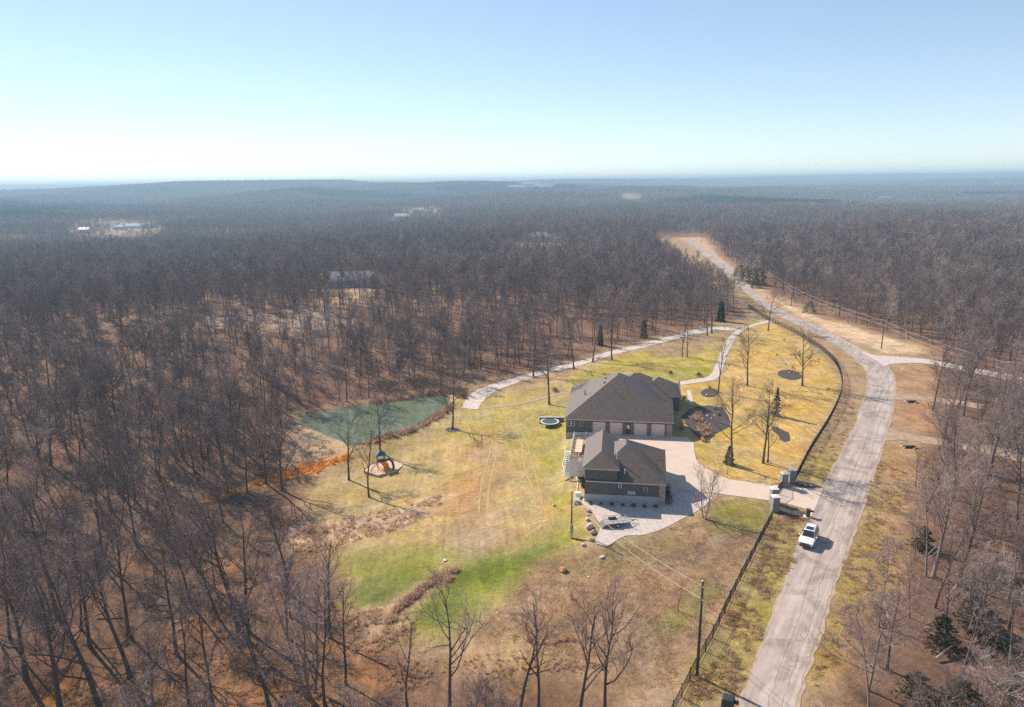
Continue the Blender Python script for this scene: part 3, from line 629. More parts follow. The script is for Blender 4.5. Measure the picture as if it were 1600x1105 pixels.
# coarser forms for the woods farther off
MID = []
for i in range(5):
    T, Cw = grow_tree(H=12.5, r0=0.17, clear=0.36, spread=0.55, nl=10, nb=4, nt_=5, ntw=3, twig=0.028, limb_len=0.31, sides=4, bk='bark' if i < 3 else 'bark_pale', tw='twig' if i < 3 else 'twig_pale'); MID.append(joined(T, Cw).mesh('bare_tree'))
CLUMP = []
for i in range(4):
    J = MB()
    for k in range(7):
        ox, oy = rng.uniform(-9, 9), rng.uniform(-9, 9); h = rng.uniform(9.5, 13.5)
        J.tube([(ox, oy, -1), (ox, oy, h * 0.8)], [0.3, 0.12], 'bark', 3, False)
        for w_ in range(46):
            a = rng.uniform(0, 6.28); t = rng.uniform(0.4, 0.9) * h; l = rng.uniform(1.8, 3.6)
            p = Vector((ox + math.cos(a) * rng.uniform(0, 2.4), oy + math.sin(a) * rng.uniform(0, 2.4), t))
            J.spike(p, p + Vector((math.cos(a) * l * 0.75, math.sin(a) * l * 0.75, l * rng.uniform(0.1, 0.7))), 0.14, 'twig' if k % 3 else 'twig_pale')
    CLUMP.append(J.mesh('tree_clump'))
J = MB()
for k in range(6):
    ox, oy = rng.uniform(-9, 9), rng.uniform(-9, 9); h = rng.uniform(10, 15)
    for w_ in range(70):
        a = rng.uniform(0, 6.28); t = rng.uniform(0.05, 0.95); rr_ = 3.2 * (1 - t) ** 0.7 * rng.uniform(0.4, 1); p = Vector((ox + math.cos(a) * rr_, oy + math.sin(a) * rr_, t * h)); J.spike(p, p + Vector((math.cos(a) * 1.3, math.sin(a) * 1.3, rng.uniform(-0.3, 0.9))), 0.4, 'needle')
CLUMP.append(J.mesh('pine_clump'))
def conifer(H, Rr, n, m='needle', bare=0.05, shape=0.9, ragged=0.25):
    """evergreen: trunk and a crown of short needle sprays"""
    T = MB(); T.tube([(0, 0, -0.3), (0, 0, H * 0.5), (0, 0, H * 0.96)], [0.018 * H, 0.012 * H, 0.01], 'bark', 5, False)
    Cw = MB()
    for i in range(n):
        t = bare + (1 - bare) * rng.random() ** 1.25; a = rng.uniform(0, 6.28)
        lim = Rr * (1 - t) ** shape * (1 + ragged * math.sin(a * 3 + t * 21) + rng.gauss(0, 0.1)) + 0.04 * Rr
        rr = lim * math.sqrt(rng.uniform(0.25, 1)); c = Vector((math.cos(a) * rr, math.sin(a) * rr, t * H - rr * 0.12))
        s_ = (0.075 * H + 0.10) * rng.uniform(0.5, 1.0) * min(1, 9 / H) ** 0.4; o_ = Vector((math.cos(a), math.sin(a), rng.uniform(-0.3, 0.6))).normalized()
        w_ = rvec(1).cross(o_).normalized() * s_ * 0.32
        Cw.add([c - o_ * s_ * 0.4 - w_, c - o_ * s_ * 0.4 + w_, c + o_ * s_ * 0.8], [(0, 1, 2)], m)
    return T, Cw
def bush(Rr, n, m, h=0.8, twigm='twig'):
    B = MB()
    for i in range(n // 4):
        a = rng.uniform(0, 6.28); e = rng.uniform(0.5, 1.5); B.spike((0, 0, -0.05), (math.cos(a) * math.cos(e) * Rr, math.sin(a) * math.cos(e) * Rr, math.sin(e) * Rr * h * 1.5), 0.015, twigm)
    for i in range(n):
        a = rng.uniform(0, 6.28); e = rng.uniform(0.05, 1.5); q = Rr * rng.uniform(0.55, 1.0) * (1 + 0.15 * math.sin(3 * a))
        c = Vector((math.cos(a) * math.cos(e) * q, math.sin(a) * math.cos(e) * q, math.sin(e) * q * h * 1.3 + 0.05)); s_ = Rr * 0.16; u = rvec(1).normalized() * s_; v = rvec(1).normalized() * s_
        B.add([c - u, c + v, c + u], [(0, 1, 2)], m)
    return B
def place_tree(key, k, loc, h, rz, label, group, H0, name='bare_tree', cat='tree'):
    T, Cw, _ = FORMS[key][k % len(FORMS[key])]
    e = empty(name, loc, rz, label, cat, group); s_ = h / H0; e.scale = (s_, s_, s_)
    for nm, me_ in (('trunk', T), ('crown', Cw)):
        o = bpy.data.objects.new(nm, me_); col.objects.link(o); o.parent = e
    return e
H0 = dict(wood=12.5, wood_pale=12.5, edge=13, lawn=15, lawn_leaf=15, slim=12, multi=9)
taken = []
def tree_px(px, py, top, key, k, label, group=None, rz=None):
    p = G(px, py); h = height_for(p, top); taken.append((p.x, p.y))
    return place_tree(key, k, p, min(h, 21), rz if rz is not None else rng.uniform(0, 6.28), label, group, H0[key])
# lawn and drive trees, one by one
tree_px(1143, 728, 588, 'lawn', 0, 'tall bare lawn tree with a dark evergreen bush at its foot')
tree_px(1192, 724, 600, 'lawn', 1, 'bare lawn tree of two trunks, the thicker one, above the winding mulch bed')
tree_px(1199, 723, 625, 'slim', 0, 'thinner of the two bare trunks rising together above the winding mulch bed')
tree_px(1168, 603, 506, 'lawn', 2, 'round-crowned bare tree alone between the curved back drive and the oval mulch bed')
tree_px(1254, 603, 508, 'lawn_leaf', 0, 'bare lawn tree with brown dead leaves on its lowest branches beside the oval mulch bed')
tree_px(1122, 613, 520, 'slim', 1, 'slender bare tree beside the round mulch bed at the inside of the back drive')
tree_px(1200, 517, 448, 'lawn', 3, 'bare tree in the top corner of the lawn where the back drive meets the fence')
tree_px(1066, 558, 492, 'slim', 0, 'left-leaning one of the twin bare trees on the brown grass beside the back drive')
tree_px(1074, 558, 490, 'slim', 1, 'straight one of the twin bare trees on the brown grass beside the back drive')
tree_px(1105, 525, 452, 'lawn', 1, 'bare tree on the brown grass between gravel lane and back drive')
tree_px(1100, 811, 722, 'multi', 0, 'small pale many-stemmed bare tree at the corner of the gravel yard')
tree_px(858, 632, 522, 'lawn', 2, 'tall bare tree beside the footpath behind the main house')
for x_, y_, t_, k_ in [(833, 588, 500, 0), (897, 576, 490, 1), (926, 566, 480, 2), (956, 563, 478, 3), (1112, 520, 440, 0)]:
    tree_px(x_, y_, t_, 'edge', k_, 'bare tree on the grass edge of the gravel lane behind the main house', 'trees along the gravel lane')
tree_px(707, 671, 560, 'lawn', 3, 'bare tree in a ring of stones at the right end of the pond')
tree_px(545, 750, 640, 'edge', 0, 'forked bare tree between the orange grass strip and the play area')
tree_px(577, 777, 655, 'slim', 0, 'straight slender bare tree in front of the play area')
tree_px(594, 705, 610, 'edge', 1, 'bare tree between the pond bank and the play set')
tree_px(1137, 742, 700, 'slim', 1, 'thin young bare sapling near the drive edge of the lawn')
tree_px(1060, 955, 905, 'slim', 0, 'very thin bare sapling in the brown field beside the utility pole')
# trees of the rough foreground
for i, (x_, y_, t_, key, k_) in enumerate([(94, 1112, 860, 'edge', 0), (158, 1110, 840, 'edge', 1), (203, 1057, 830, 'edge', 2), (276, 1022, 800, 'wood', 0), (201, 993, 800, 'wood', 1), (301, 947, 760, 'wood', 2), (292, 865, 700, 'wood', 3), (374, 985, 770, 'edge', 3), (388, 988, 790, 'edge', 0), (484, 1088, 850, 'multi', 1), (509, 1104, 900, 'slim', 0), (516, 997, 820, 'slim', 1), (297, 1104, 930, 'slim', 0), (331, 1104, 910, 'slim', 1), (422, 1106, 920, 'edge', 1), (416, 756, 630, 'edge', 2), (441, 766, 640, 'edge', 3), (388, 780, 650, 'wood', 4), (356, 771, 640, 'wood', 5), (40, 1060, 830, 'edge', 3), (140, 1010, 790, 'wood', 6), (15, 1000, 780, 'wood', 2), (90, 960, 760, 'wood', 1), (450, 930, 760, 'slim', 0), (540, 1070, 900, 'slim', 1)]):
    tree_px(x_, y_, t_, key, k_, 'bare tree in the rough brown ground with orange grass below the pond dam', 'trees in the rough ground below the dam')
for i, (x_, y_, t_, key, k_) in enumerate([(702, 1112, 915, 'edge', 0), (637, 1108, 950, 'slim', 0), (812, 1118, 935, 'edge', 2), (841, 1110, 920, 'slim', 1), (905, 1118, 925, 'edge', 1), (945, 1116, 925, 'edge', 3)]):
    tree_px(x_, y_, t_, key, k_, 'bare tree at the lower edge of the mown field below the green hollow', 'trees at the lower field edge')
for i, (x_, y_, t_, key, k_) in enumerate([(1447, 901, 740, 'wood_pale', 0), (1457, 901, 700, 'wood_pale', 1), (1386, 1046, 900, 'edge', 0), (1575, 940, 720, 'wood_pale', 2), (1573, 995, 830, 'edge', 1), (1457, 642, 540, 'wood', 1), (1474, 686, 560, 'wood', 2), (1505, 650, 530, 'edge', 2), (1540, 760, 600, 'wood_pale', 0), (1490, 780, 640, 'edge', 3), (1520, 830, 680, 'wood_pale', 1), (1590, 820, 650, 'wood', 3), (1430, 760, 700, 'slim', 0), (1475, 1010, 880, 'slim', 1), (1530, 1112, 1010, 'multi', 1), (1500, 900, 740, 'edge', 1), (1590, 1040, 850, 'wood', 0)]):
    tree_px(x_, y_, t_, key, k_, 'pale bare tree in the scrubby wood on the far side of the road', 'trees in the wood across the road')

# ---- the woods
rs = np.random.RandomState(12)
def field(r0_, r1_, step, ang=47):
    R1 = r1_; xs = np.arange(-R1, R1, step); ys = np.arange(0, R1, step)
    X, Y = np.meshgrid(xs, ys); X = X.ravel() + rs.uniform(-.48, .48, X.size) * step; Y = Y.ravel() + rs.uniform(-.48, .48, Y.size) * step
    r = np.hypot(X, Y); a = np.degrees(np.arctan2(X, Y)); k = (r >= r0_) & (r < r1_) & (np.abs(a) < ang) & (Y > 34); return X[k], Y[k]
X, Y = field(30, 620, 4.3)
CLEAR = [[tuple(p[:2]) for p in GP([(cx + rx * math.cos(a), cy_ + ry * math.sin(a)) for a in np.linspace(0, 6.28, 11)[:-1]])] for cx, cy_, rx, ry in [(552, 462, 66, 28), (842, 391, 50, 15), (480, 508, 60, 14), (300, 508, 90, 12)]]
dO = sdist(X, Y, OPEN); keep = dO > 1.5
for c_ in CLEAR: keep &= (sdist(X, Y, c_) > 2) | (rs.rand(len(X)) < 0.34)
# thin the trees in the foreground rough, the road cut and the tracks
LANES = [[tuple(p[:2]) for p in GP(q_)] for q_ in ([(1384, 552), (1450, 559), (1520, 572), (1600, 587), (1700, 609), (1700, 628), (1600, 603), (1520, 586), (1450, 572), (1384, 575)], [(1390, 671), (1500, 687), (1600, 703), (1700, 720), (1700, 745), (1600, 725), (1500, 705), (1390, 692)])]
for l_ in LANES: keep &= (sdist(X, Y, l_) > 0.3) | (sdist(X, Y, l_) > -1.2) & (X > 95)
ROUGH = [tuple(p[:2]) for p in GP([(-60, 1200), (-40, 960), (120, 900), (260, 830), (330, 760), (450, 690), (470, 760), (600, 900), (800, 1060), (900, 1200)])]
inr = sdist(X, Y, ROUGH) < 0; keep &= (~inr) | (rs.rand(len(X)) < 0.27)
SCRUB = [tuple(p[:2]) for p in GP([(1455, 560), (1650, 590), (1700, 1200), (1230, 1200), (1350, 960), (1420, 800), (1458, 690)])]
ins_ = sdist(X, Y, SCRUB) < 0; keep &= (~ins_) | (rs.rand(len(X)) < 0.9)
dens = fbm(X, Y, 35, 77, 3); keep &= (dens + rs.rand(len(X)) * 0.5) > np.where(np.hypot(X, Y) > 170, 0.60, 0.52)
tk = np.array(taken)
for i in range(len(tk)): keep &= np.hypot(X - tk[i, 0], Y - tk[i, 1]) > 3.2
X, Y, inr, ins_ = X[keep], Y[keep], inr[keep], ins_[keep]; Z = zt(X, Y)
pu, pv_, zc = project(X, Y, Z + 8)
inview = (pu > -20) & (pu < 1620) & (pv_ < 1180) & (zc > 5)
order = np.argsort(np.where(inview, zc, 1e9)); NIND = 205
ind = order[:NIND]; rest = np.setdiff1d(np.arange(len(X)), ind)
for i in ind:
    key = 'wood_pale' if (ins_[i] and rs.rand() < 0.6) or rs.rand() < 0.15 else ('wood' if rs.rand() < 0.8 else 'edge')
    if inr[i]: lab, grp = 'bare tree in the rough brown ground with orange grass below the pond dam', 'trees in the rough ground below the dam'
    elif ins_[i] or X[i] > 40: lab, grp = 'pale bare tree in the scrubby wood on the far side of the road', 'trees in the wood across the road'
    else: lab, grp = 'bare grey tree in the dense wood on the slope behind the pond', 'trees in the dense wood round the pond'
    place_tree(key, rs.randint(36), (X[i], Y[i], Z[i]), H0[key] * (rs.uniform(0.55, 1.2)), rs.uniform(0, 6.28), lab, grp, H0[key])
NEARF = [f_[2] for f_ in FORMS['wood']] + [f_[2] for f_ in FORMS['wood_pale']]
rr = np.hypot(X[rest], Y[rest]); a_ = rest[rr < 330]; b_ = rest[rr >= 330]
X2, Y2 = field(620, 1500, 6.2, 44); d2 = fbm(X2, Y2, 60, 78, 3); k2 = (d2 + rs.rand(len(X2)) * 0.5) > 0.55
for c_ in FAR_CLEAR_W: k2 &= (sdist(X2, Y2, c_) > 3) | (rs.rand(len(X2)) < 0.2)
k2 &= sdist(X2, Y2, OPEN) > 1
X2, Y2 = X2[k2], Y2[k2]; Z2 = zt(X2, Y2)
def pale(n, p_): return rs.rand(n) < p_
ia = np.where(pale(len(a_), 0.30), rs.randint(9, 13, len(a_)), rs.randint(0, 9, len(a_)))
xm = np.concatenate([X[b_], X2]); ym = np.concatenate([Y[b_], Y2]); zm = np.concatenate([Z[b_], Z2]); im = rs.randint(0, 5, len(xm))
X3, Y3 = field(1500, 4200, 17, 43); k3 = np.ones(len(X3), bool)
for c_ in FAR_CLEAR_W: k3 &= (sdist(X3, Y3, c_) > 8)
X3, Y3 = X3[k3], Y3[k3]
X4, Y4 = field(4200, 9000, 42, 42)
x3 = np.concatenate([X3, X4]); y3 = np.concatenate([Y3, Y4]); z3 = zt(x3, y3)
s3 = np.concatenate([rs.uniform(0.85, 1.15, len(X3)), rs.uniform(1.6, 2.2, len(X4)) * 0 + rs.uniform(1.2, 1.5, len(X4))])
pts = np.concatenate([np.stack([X[a_], Y[a_], Z[a_]], 1), np.stack([xm, ym, zm], 1), np.stack([x3, y3, z3], 1)])
idx = np.concatenate([ia, im + 13, np.where(fbm(x3, y3, 420, 61, 3) + rs.rand(len(x3)) * 0.12 > 0.72, 4, rs.randint(0, 4, len(x3))) + 18])
scl = np.concatenate([rs.uniform(0.55, 1.2, len(a_)), rs.uniform(0.6, 1.2, len(xm)), s3])
scatter('bare_woodland', pts, rs.uniform(0, 6.28, len(pts)), scl, idx, NEARF + MID + CLUMP, 'mass of leafless grey-brown woodland reaching to the horizon', 'woodland')

# ---- undergrowth and rough grasses
def tuft(n, h, w, m, r=0.3, m2=None):
    B = MB()
    for i in range(n):
        a = rng.uniform(0, 6.28); d = rng.uniform(0, r); p = Vector((math.cos(a) * d, math.sin(a) * d, -0.03)); b2 = rng.uniform(0, 6.28); le = h * rng.uniform(0.5, 1.1)
        q = p + Vector((math.cos(b2) * le * 0.45, math.sin(b2) * le * 0.45, le)); s_ = Vector((math.sin(b2), -math.cos(b2), 0)) * w; mid = p.lerp(q, 0.55) + Vector((0, 0, le * 0.12))
        B.add([p - s_, p + s_, mid + s_ * 0.8, mid - s_ * 0.8, q], [(0, 1, 2, 3), (3, 2, 4)], m if rng.random() < 0.7 or not m2 else m2)
    return B.mesh('tuft')
def brush(n, h, m):
    B = MB()
    for i in range(n):
        a = rng.uniform(0, 6.28); e = rng.uniform(0.7, 1.5); p = Vector((rng.gauss(0, .15), rng.gauss(0, .15), -0.05)); le = h * rng.uniform(0.5, 1.0)
        q = p + Vector((math.cos(a) * math.cos(e), math.sin(a) * math.cos(e), math.sin(e))) * le; B.spike(p, q, 0.02, m)
        for k in range(4):
            c = p.lerp(q, rng.uniform(0.4, 1)); B.spike(c, c + rvec(0.5) * le * 0.35 + Vector((0, 0, le * 0.15)), 0.013, m)
    return B.mesh('brush')
def fill(poly_px, n, seed=1, thin=0.0, sc_=8):
    poly = [tuple(p[:2]) for p in GP(poly_px)]; a = np.array(poly); r_ = np.random.RandomState(seed)
    x = r_.uniform(a[:, 0].min(), a[:, 0].max(), n * 6); y = r_.uniform(a[:, 1].min(), a[:, 1].max(), n * 6)
    k = sdist(x, y, poly) + (fbm(x, y, 3, 5, 3) - 0.5) * 3 < 0; k &= fbm(x, y, sc_, seed, 3) > thin
    k &= sdist(x, y, POND) > 0.2
    return x[k][:n], y[k][:n]
def grass(name, fills, protos, smin, smax, label, cat='grass'):
    xs = np.concatenate([f_[0] for f_ in fills]); ys = np.concatenate([f_[1] for f_ in fills])
    r_ = np.random.RandomState(3)
    return scatter(name, np.stack([xs, ys, zt(xs, ys)], 1), r_.uniform(0, 6.28, len(xs)), r_.uniform(smin, smax, len(xs)), r_.randint(0, len(protos), len(xs)), protos, label, cat)
ORANGE = [tuft(16, 0.8, 0.03, 'grass_orange', 0.35, 'grass_tan') for _ in range(2)]
TAN = [tuft(16, 0.5, 0.03, 'grass_tan', 0.4, 'grass_brown') for _ in range(2)]
BROWN = [tuft(16, 0.7, 0.03, 'grass_brown', 0.35, 'grass_tan') for _ in range(2)]
OLIVE = [tuft(14, 0.24, 0.03, 'grass_olive', 0.4, 'grass_tan') for _ in range(2)]
grass('broom_sedge', [fill([(548, 708), (553, 715), (500, 736), (430, 752), (330, 783), (300, 787), (330, 778), (400, 752), (470, 727)], 480, 1)], [tuft(14, 0.45, 0.035, 'grass_orange', 0.45) for _ in range(2)], 0.7, 1.3, 'strip of bright orange sedge running down from the pond dam')
grass('tawny_grass', [fill([(cx + rx * math.cos(a), cy_ + ry * math.sin(a)) for a in np.linspace(0, 6.28, 9)[:-1]], n_, 20 + j, 0.38, 4) for j, (cx, cy_, rx, ry, n_) in enumerate([(330, 880, 34, 14, 64), (300, 985, 44, 18, 88), (255, 1010, 36, 15, 64), (345, 1045, 46, 18, 104), (210, 1080, 60, 22, 104), (620, 1060, 54, 20, 128), (860, 1000, 44, 6, 64), (470, 1090, 50, 18, 88), (130, 1090, 50, 16, 56), (560, 1010, 40, 14, 64), (370, 960, 80, 40, 88), (450, 860, 50, 20, 80), (780, 1040, 160, 18, 200)])] + [fill([(1330, 905), (1400, 830), (1410, 880), (1350, 980), (1290, 1050), (1260, 1100), (1280, 1040)], 420, 41, 0.45, 2)], ORANGE[:1] + BROWN + TAN, 0.35, 0.75, 'scattered tufts of tawny and orange dry grass on the rough ground')
grass('straw_grass', [fill([(440, 830), (560, 808), (650, 788), (695, 768), (692, 784), (620, 832), (520, 852), (460, 865)], 520, 2, 0.42, 2.5), fill([(440, 690), (470, 682), (532, 706), (470, 735), (425, 745)], 260, 3, 0.4, 3), fill([(540, 960), (600, 950), (650, 980), (600, 1012), (555, 990)], 170, 4, 0.4, 3)], TAN, 0.6, 1.2, 'matted straw-coloured grass on rough banks')
grass('reeds', [fill([(703, 628), (712, 632), (690, 655), (655, 672), (625, 682), (590, 692), (560, 700), (556, 696), (590, 685), (622, 676), (648, 668), (668, 654), (690, 642)], 700, 5)], [tuft(16, 1.1, 0.03, 'grass_brown', 0.4), tuft(12, 0.9, 0.03, 'grass_tan', 0.4), tuft(14, 0.9, 0.03, 'red_shrub', 0.4)], 0.4, 1.1, 'brown reeds fringing the near shore of the pond', 'reeds')
grass('bank_scrub', [fill([(480, 648), (600, 626), (710, 605), (735, 608), (728, 625), (706, 618), (600, 630), (490, 655)], 300, 6)], [tuft(24, 1.2, 0.03, 'grass_brown', 0.5), brush(14, 1.4, 'twig')], 0.6, 1.1, 'brown scrub along the wooded shore of the pond', 'scrub')
grass('berm_grass', [fill([(592, 972), (640, 925), (690, 893), (728, 884), (735, 890), (690, 908), (640, 945), (604, 978)], 420, 7)], [tuft(16, 0.7, 0.03, 'grass_brown', 0.4, 'grass_tan') for _ in range(2)], 0.6, 1.1, 'narrow berm of tall brown grass across the green hollow')
grass('verge_grass', [fill([(1215, 805), (1262, 810), (1240, 868), (1195, 960), (1150, 1100), (1060, 1105), (1150, 935)], 1700, 8, 0.45, 1.6), fill([(1372, 720), (1425, 740), (1400, 880), (1330, 970), (1245, 1110), (1290, 1000), (1335, 860)], 1900, 9, 0.42, 1.6), fill([(1320, 620), (1345, 640), (1290, 745), (1250, 745)], 500, 10, 0.42, 1.6)], OLIVE + [tuft(22, 0.35, 0.03, 'grass_brown', 0.4)], 0.5, 1.2, 'short patchy olive and tan grass on the road verges')
grass('field_grass', [fill([(850, 885), (990, 850), (1060, 825), (1200, 800), (1160, 890), (1060, 1080), (950, 1060), (790, 1010), (740, 985)], 2600, 13, 0.45, 1.6)], [tuft(12, 0.22, 0.03, 'grass_brown', 0.5, 'grass_olive'), tuft(12, 0.18, 0.03, 'grass_olive', 0.4), tuft(12, 0.22, 0.03, 'grass_brown', 0.5, 'grass_tan')], 0.5, 1.0, 'short brown stubble grass on the lower field')
# leafless brush under the woods
Xb, Yb = field(34, 330, 3.6, 47); kb = (sdist(Xb, Yb, OPEN) > -0.5) & (fbm(Xb, Yb, 20, 90, 3) > 0.40) & (sdist(Xb, Yb, POND) > 1)
for l_ in LANES: kb &= sdist(Xb, Yb, l_) > 0.5
for c_ in CLEAR: kb &= sdist(Xb, Yb, c_) > 0
Xb, Yb = Xb[kb], Yb[kb]; 
scatter('undergrowth', np.stack([Xb, Yb, zt(Xb, Yb)], 1), rs.uniform(0, 6.28, len(Xb)), rs.uniform(0.3, 1.2, len(Xb)), rs.randint(0, 4, len(Xb)), [brush(16, 2.2, 'twig'), brush(16, 2.6, 'twig_pale'), brush(12, 3.2, 'twig'), brush(14, 1.6, 'grass_brown')], 'low leafless brush under the bare trees', 'undergrowth')

# ---- evergreens
def evergreen(px, py, top, wid, label, group=None, m='needle', n=1400, shape=0.9, name='evergreen_tree', ragged=0.25, cat='tree'):
    p = G(px, py); h = height_for(p, top); d = (Vector(p) - Vector((0, 0, CAM_H))).length; Rr = wid / 2 * d / F_PX
    e = empty(name, p, rng.uniform(0, 6), label, cat, group); T, Cw = conifer(h, Rr, n, m, 0.03, shape, ragged); T.build('trunk', e, True); Cw.build('crown', e); return e
evergreen(1212, 650, 605, 12, 'narrow dark green conifer on the lawn behind the two-trunk tree', n=340, ragged=0.5)
evergreen(1139, 725, 697, 15, 'dark evergreen bush growing against a lawn tree trunk', n=700, shape=0.6, name='evergreen_bush', cat='bush')
for i, (x_, y_, t_, w_) in enumerate([(1155, 432, 414, 18), (1165, 440, 418, 18), (1176, 444, 420, 22), (1186, 446, 419, 22), (1181, 450, 434, 18)]):
    evergreen(x_, y_, t_, w_, 'dark round cedar in the clump at the wood edge along the road', 'cedar clump along the far road', n=900, shape=0.45, ragged=0.35, name='cedar_tree')
evergreen(1265, 489, 472, 20, 'single dark cedar at the wood edge beside the straight road', n=900, shape=0.45, name='cedar_tree')
evergreen(1126, 502, 470, 12, 'tall dark cedar beside the junction of gravel lane and back drive', n=1500, shape=0.5, name='cedar_tree')
evergreen(938, 540, 508, 9, 'dark cedar at the wood edge along the gravel lane', n=900, shape=0.5, name='cedar_tree')
evergreen(1006, 528, 500, 11, 'small olive cedar in the wood edge left of the lane junction', n=700, shape=0.5, name='cedar_tree', m='cedar_needle')
for i, (x_, y_, t_, w_) in enumerate([(1470, 1010, 962, 34), (1430, 1095, 1052, 40), (1545, 1005, 955, 40), (1500, 1115, 1065, 50), (1590, 1105, 1055, 44), (1440, 858, 822, 26), (1560, 900, 872, 30), (1530, 612, 592, 26), (1520, 975, 925, 34)]):
    evergreen(x_, y_, t_, w_, 'dark olive cedar in the scrub across the road', 'cedars in the scrub', n=1000, shape=0.55, ragged=0.6, name='cedar_tree', m='cedar_needle')
for i, (x_, y_, t_, w_) in enumerate([(116, 361, 346, 9), (128, 361, 345, 8), (143, 360, 343, 8), (156, 366, 348, 11), (170, 352, 336, 8), (202, 349, 337, 7), (255, 366, 350, 12), (225, 372, 352, 11), (100, 362, 348, 8), (282, 352, 335, 9), (308, 355, 338, 9), (15, 355, 340, 9)]):
    evergreen(x_, y_, t_, w_, 'distant pine among the far clearing with blue roofs', 'pines round the far clearing', n=160, name='pine_tree')
for i, (x_, y_, t_, w_) in enumerate([(1184, 299, 283, 15), (1172, 299, 288, 12), (1200, 300, 289, 12), (1224, 298, 287, 11), (1235, 298, 288, 9), (1270, 298, 288, 12), (1290, 297, 288, 11), (1000, 304, 292, 14), (985, 304, 294, 14), (930, 305, 296, 12), (1300, 298, 289, 9), (1560, 290, 280, 8), (918, 340, 328, 14)]):
    evergreen(x_, y_, t_, w_, 'distant dark pine on the far ridge', 'pines on the far ridge', n=160, name='pine_tree', shape=0.5)

# ================================================================== HOUSES
HOUSE_RZ = R(-9)
SL = 0.62
def hip_roof(u0, u1, v0, v1, z0, slope=SL, gable='', m='shingle', fascia=0.18, mb=None, trim='trim'):
    """closed hip or gable roof volume with fascia on a rectangle of eaves"""
    mb = mb or MB(); U = u1 - u0; V = v1 - v0; zb = z0 - fascia
    e = [(u0, v0), (u1, v0), (u1, v1), (u0, v1)]
    if U >= V:
        h = V / 2; a = 0 if 'W' in gable else h; b_ = 0 if 'E' in gable else h
        r = [(u0 + a, v0 + h, z0 + slope * h), (u1 - b_, v0 + h, z0 + slope * h)]
        if r[0][0] >= r[1][0] - 1e-3: r[1] = (r[0][0] + 0.01, r[1][1], r[1][2])
        faces = [(4, 5, 9, 8), (5, 6, 9), (6, 7, 8, 9), (7, 4, 8)]
    else:
        h = U / 2; a = 0 if 'S' in gable else h; b_ = 0 if 'N' in gable else h
        r = [(u0 + h, v0 + a, z0 + slope * h), (u0 + h, v1 - b_, z0 + slope * h)]
        faces = [(4, 5, 8), (5, 6, 9, 8), (6, 7, 9), (7, 4, 8, 9)]
    vs = [(*p, zb) for p in e] + [(*p, z0) for p in e] + r
    mb.add(vs, faces, m)
    mb.add(vs, [(0, 1, 5, 4), (1, 2, 6, 5), (2, 3, 7, 6), (3, 0, 4, 7), (3, 2, 1, 0)], trim)
    return mb
def window(parent, c, w, h, axis_, out, frame='white_vinyl', fw=0.07, bars=1):
    """c = centre on the wall; axis_ 'u' wall runs along x; out = +-1 outward sign along the other axis"""
    f_ = MB(); p = MB(); x, y, z = c
    def bx(mb_, a0, a1, b0, b1, d0, d1, m):
        lo, hi = sorted((d0 * out, d1 * out))
        if axis_ == 'u': mb_.box((x + a0, y + lo, z + b0), (x + a1, y + hi, z + b1), m)
        else: mb_.box((x + lo, y + a0, z + b0), (x + hi, y + a1, z + b1), m)
    W2, H2 = w / 2, h / 2
    bx(f_, -W2 - fw, -W2, -H2 - fw, H2 + fw, -0.05, 0.06, frame); bx(f_, W2, W2 + fw, -H2 - fw, H2 + fw, -0.05, 0.06, frame)
    bx(f_, -W2, W2, H2, H2 + fw, -0.05, 0.06, frame); bx(f_, -W2, W2, -H2 - fw, -H2, -0.05, 0.06, frame)
    for k in range(bars): zz = -H2 + h * (k + 1) / (bars + 1); bx(f_, -W2, W2, zz - 0.02, zz + 0.02, 0.022, 0.045, frame)
    wn_ = f_.build('window', parent); bx(p, -W2, W2, -H2, H2, -0.04, 0.02, 'glass'); p.build('pane', wn_); return wn_
# ---------------- main house
mh = empty('main_house', (9.75, 123.75, 0), HOUSE_RZ, 'large low grey house with hipped roofs and four garage doors behind the concrete drive', 'house')
w = MB()
w.box((0.4, 0.70, 0.0), (20.2, 8.2, 3.05), 'siding'); w.box((0.4, 8.2, 0.0), (19.6, 13.0, 3.05), 'siding'); w.box((3.1, 13.0, 0.0), (19.6, 23.6, 3.05), 'siding'); w.box((19.6, 15.7, 0.0), (22.9, 24.2, 3.3), 'siding')
w.box((0.4, 0.45, 0.0), (5.2, 0.70, 2.85), 'siding'); w.build('wall', mh)
w = MB(); w.box((0.36, 0.41, -3.2), (5.24, 0.80, -0.002), 'foundation'); w.box((0.36, 0.80, -3.2), (0.8, 13.04, -0.002), 'foundation'); w.box((3.06, 13.04, -3.2), (3.4, 23.64, -0.002), 'foundation'); w.build('foundation', mh)
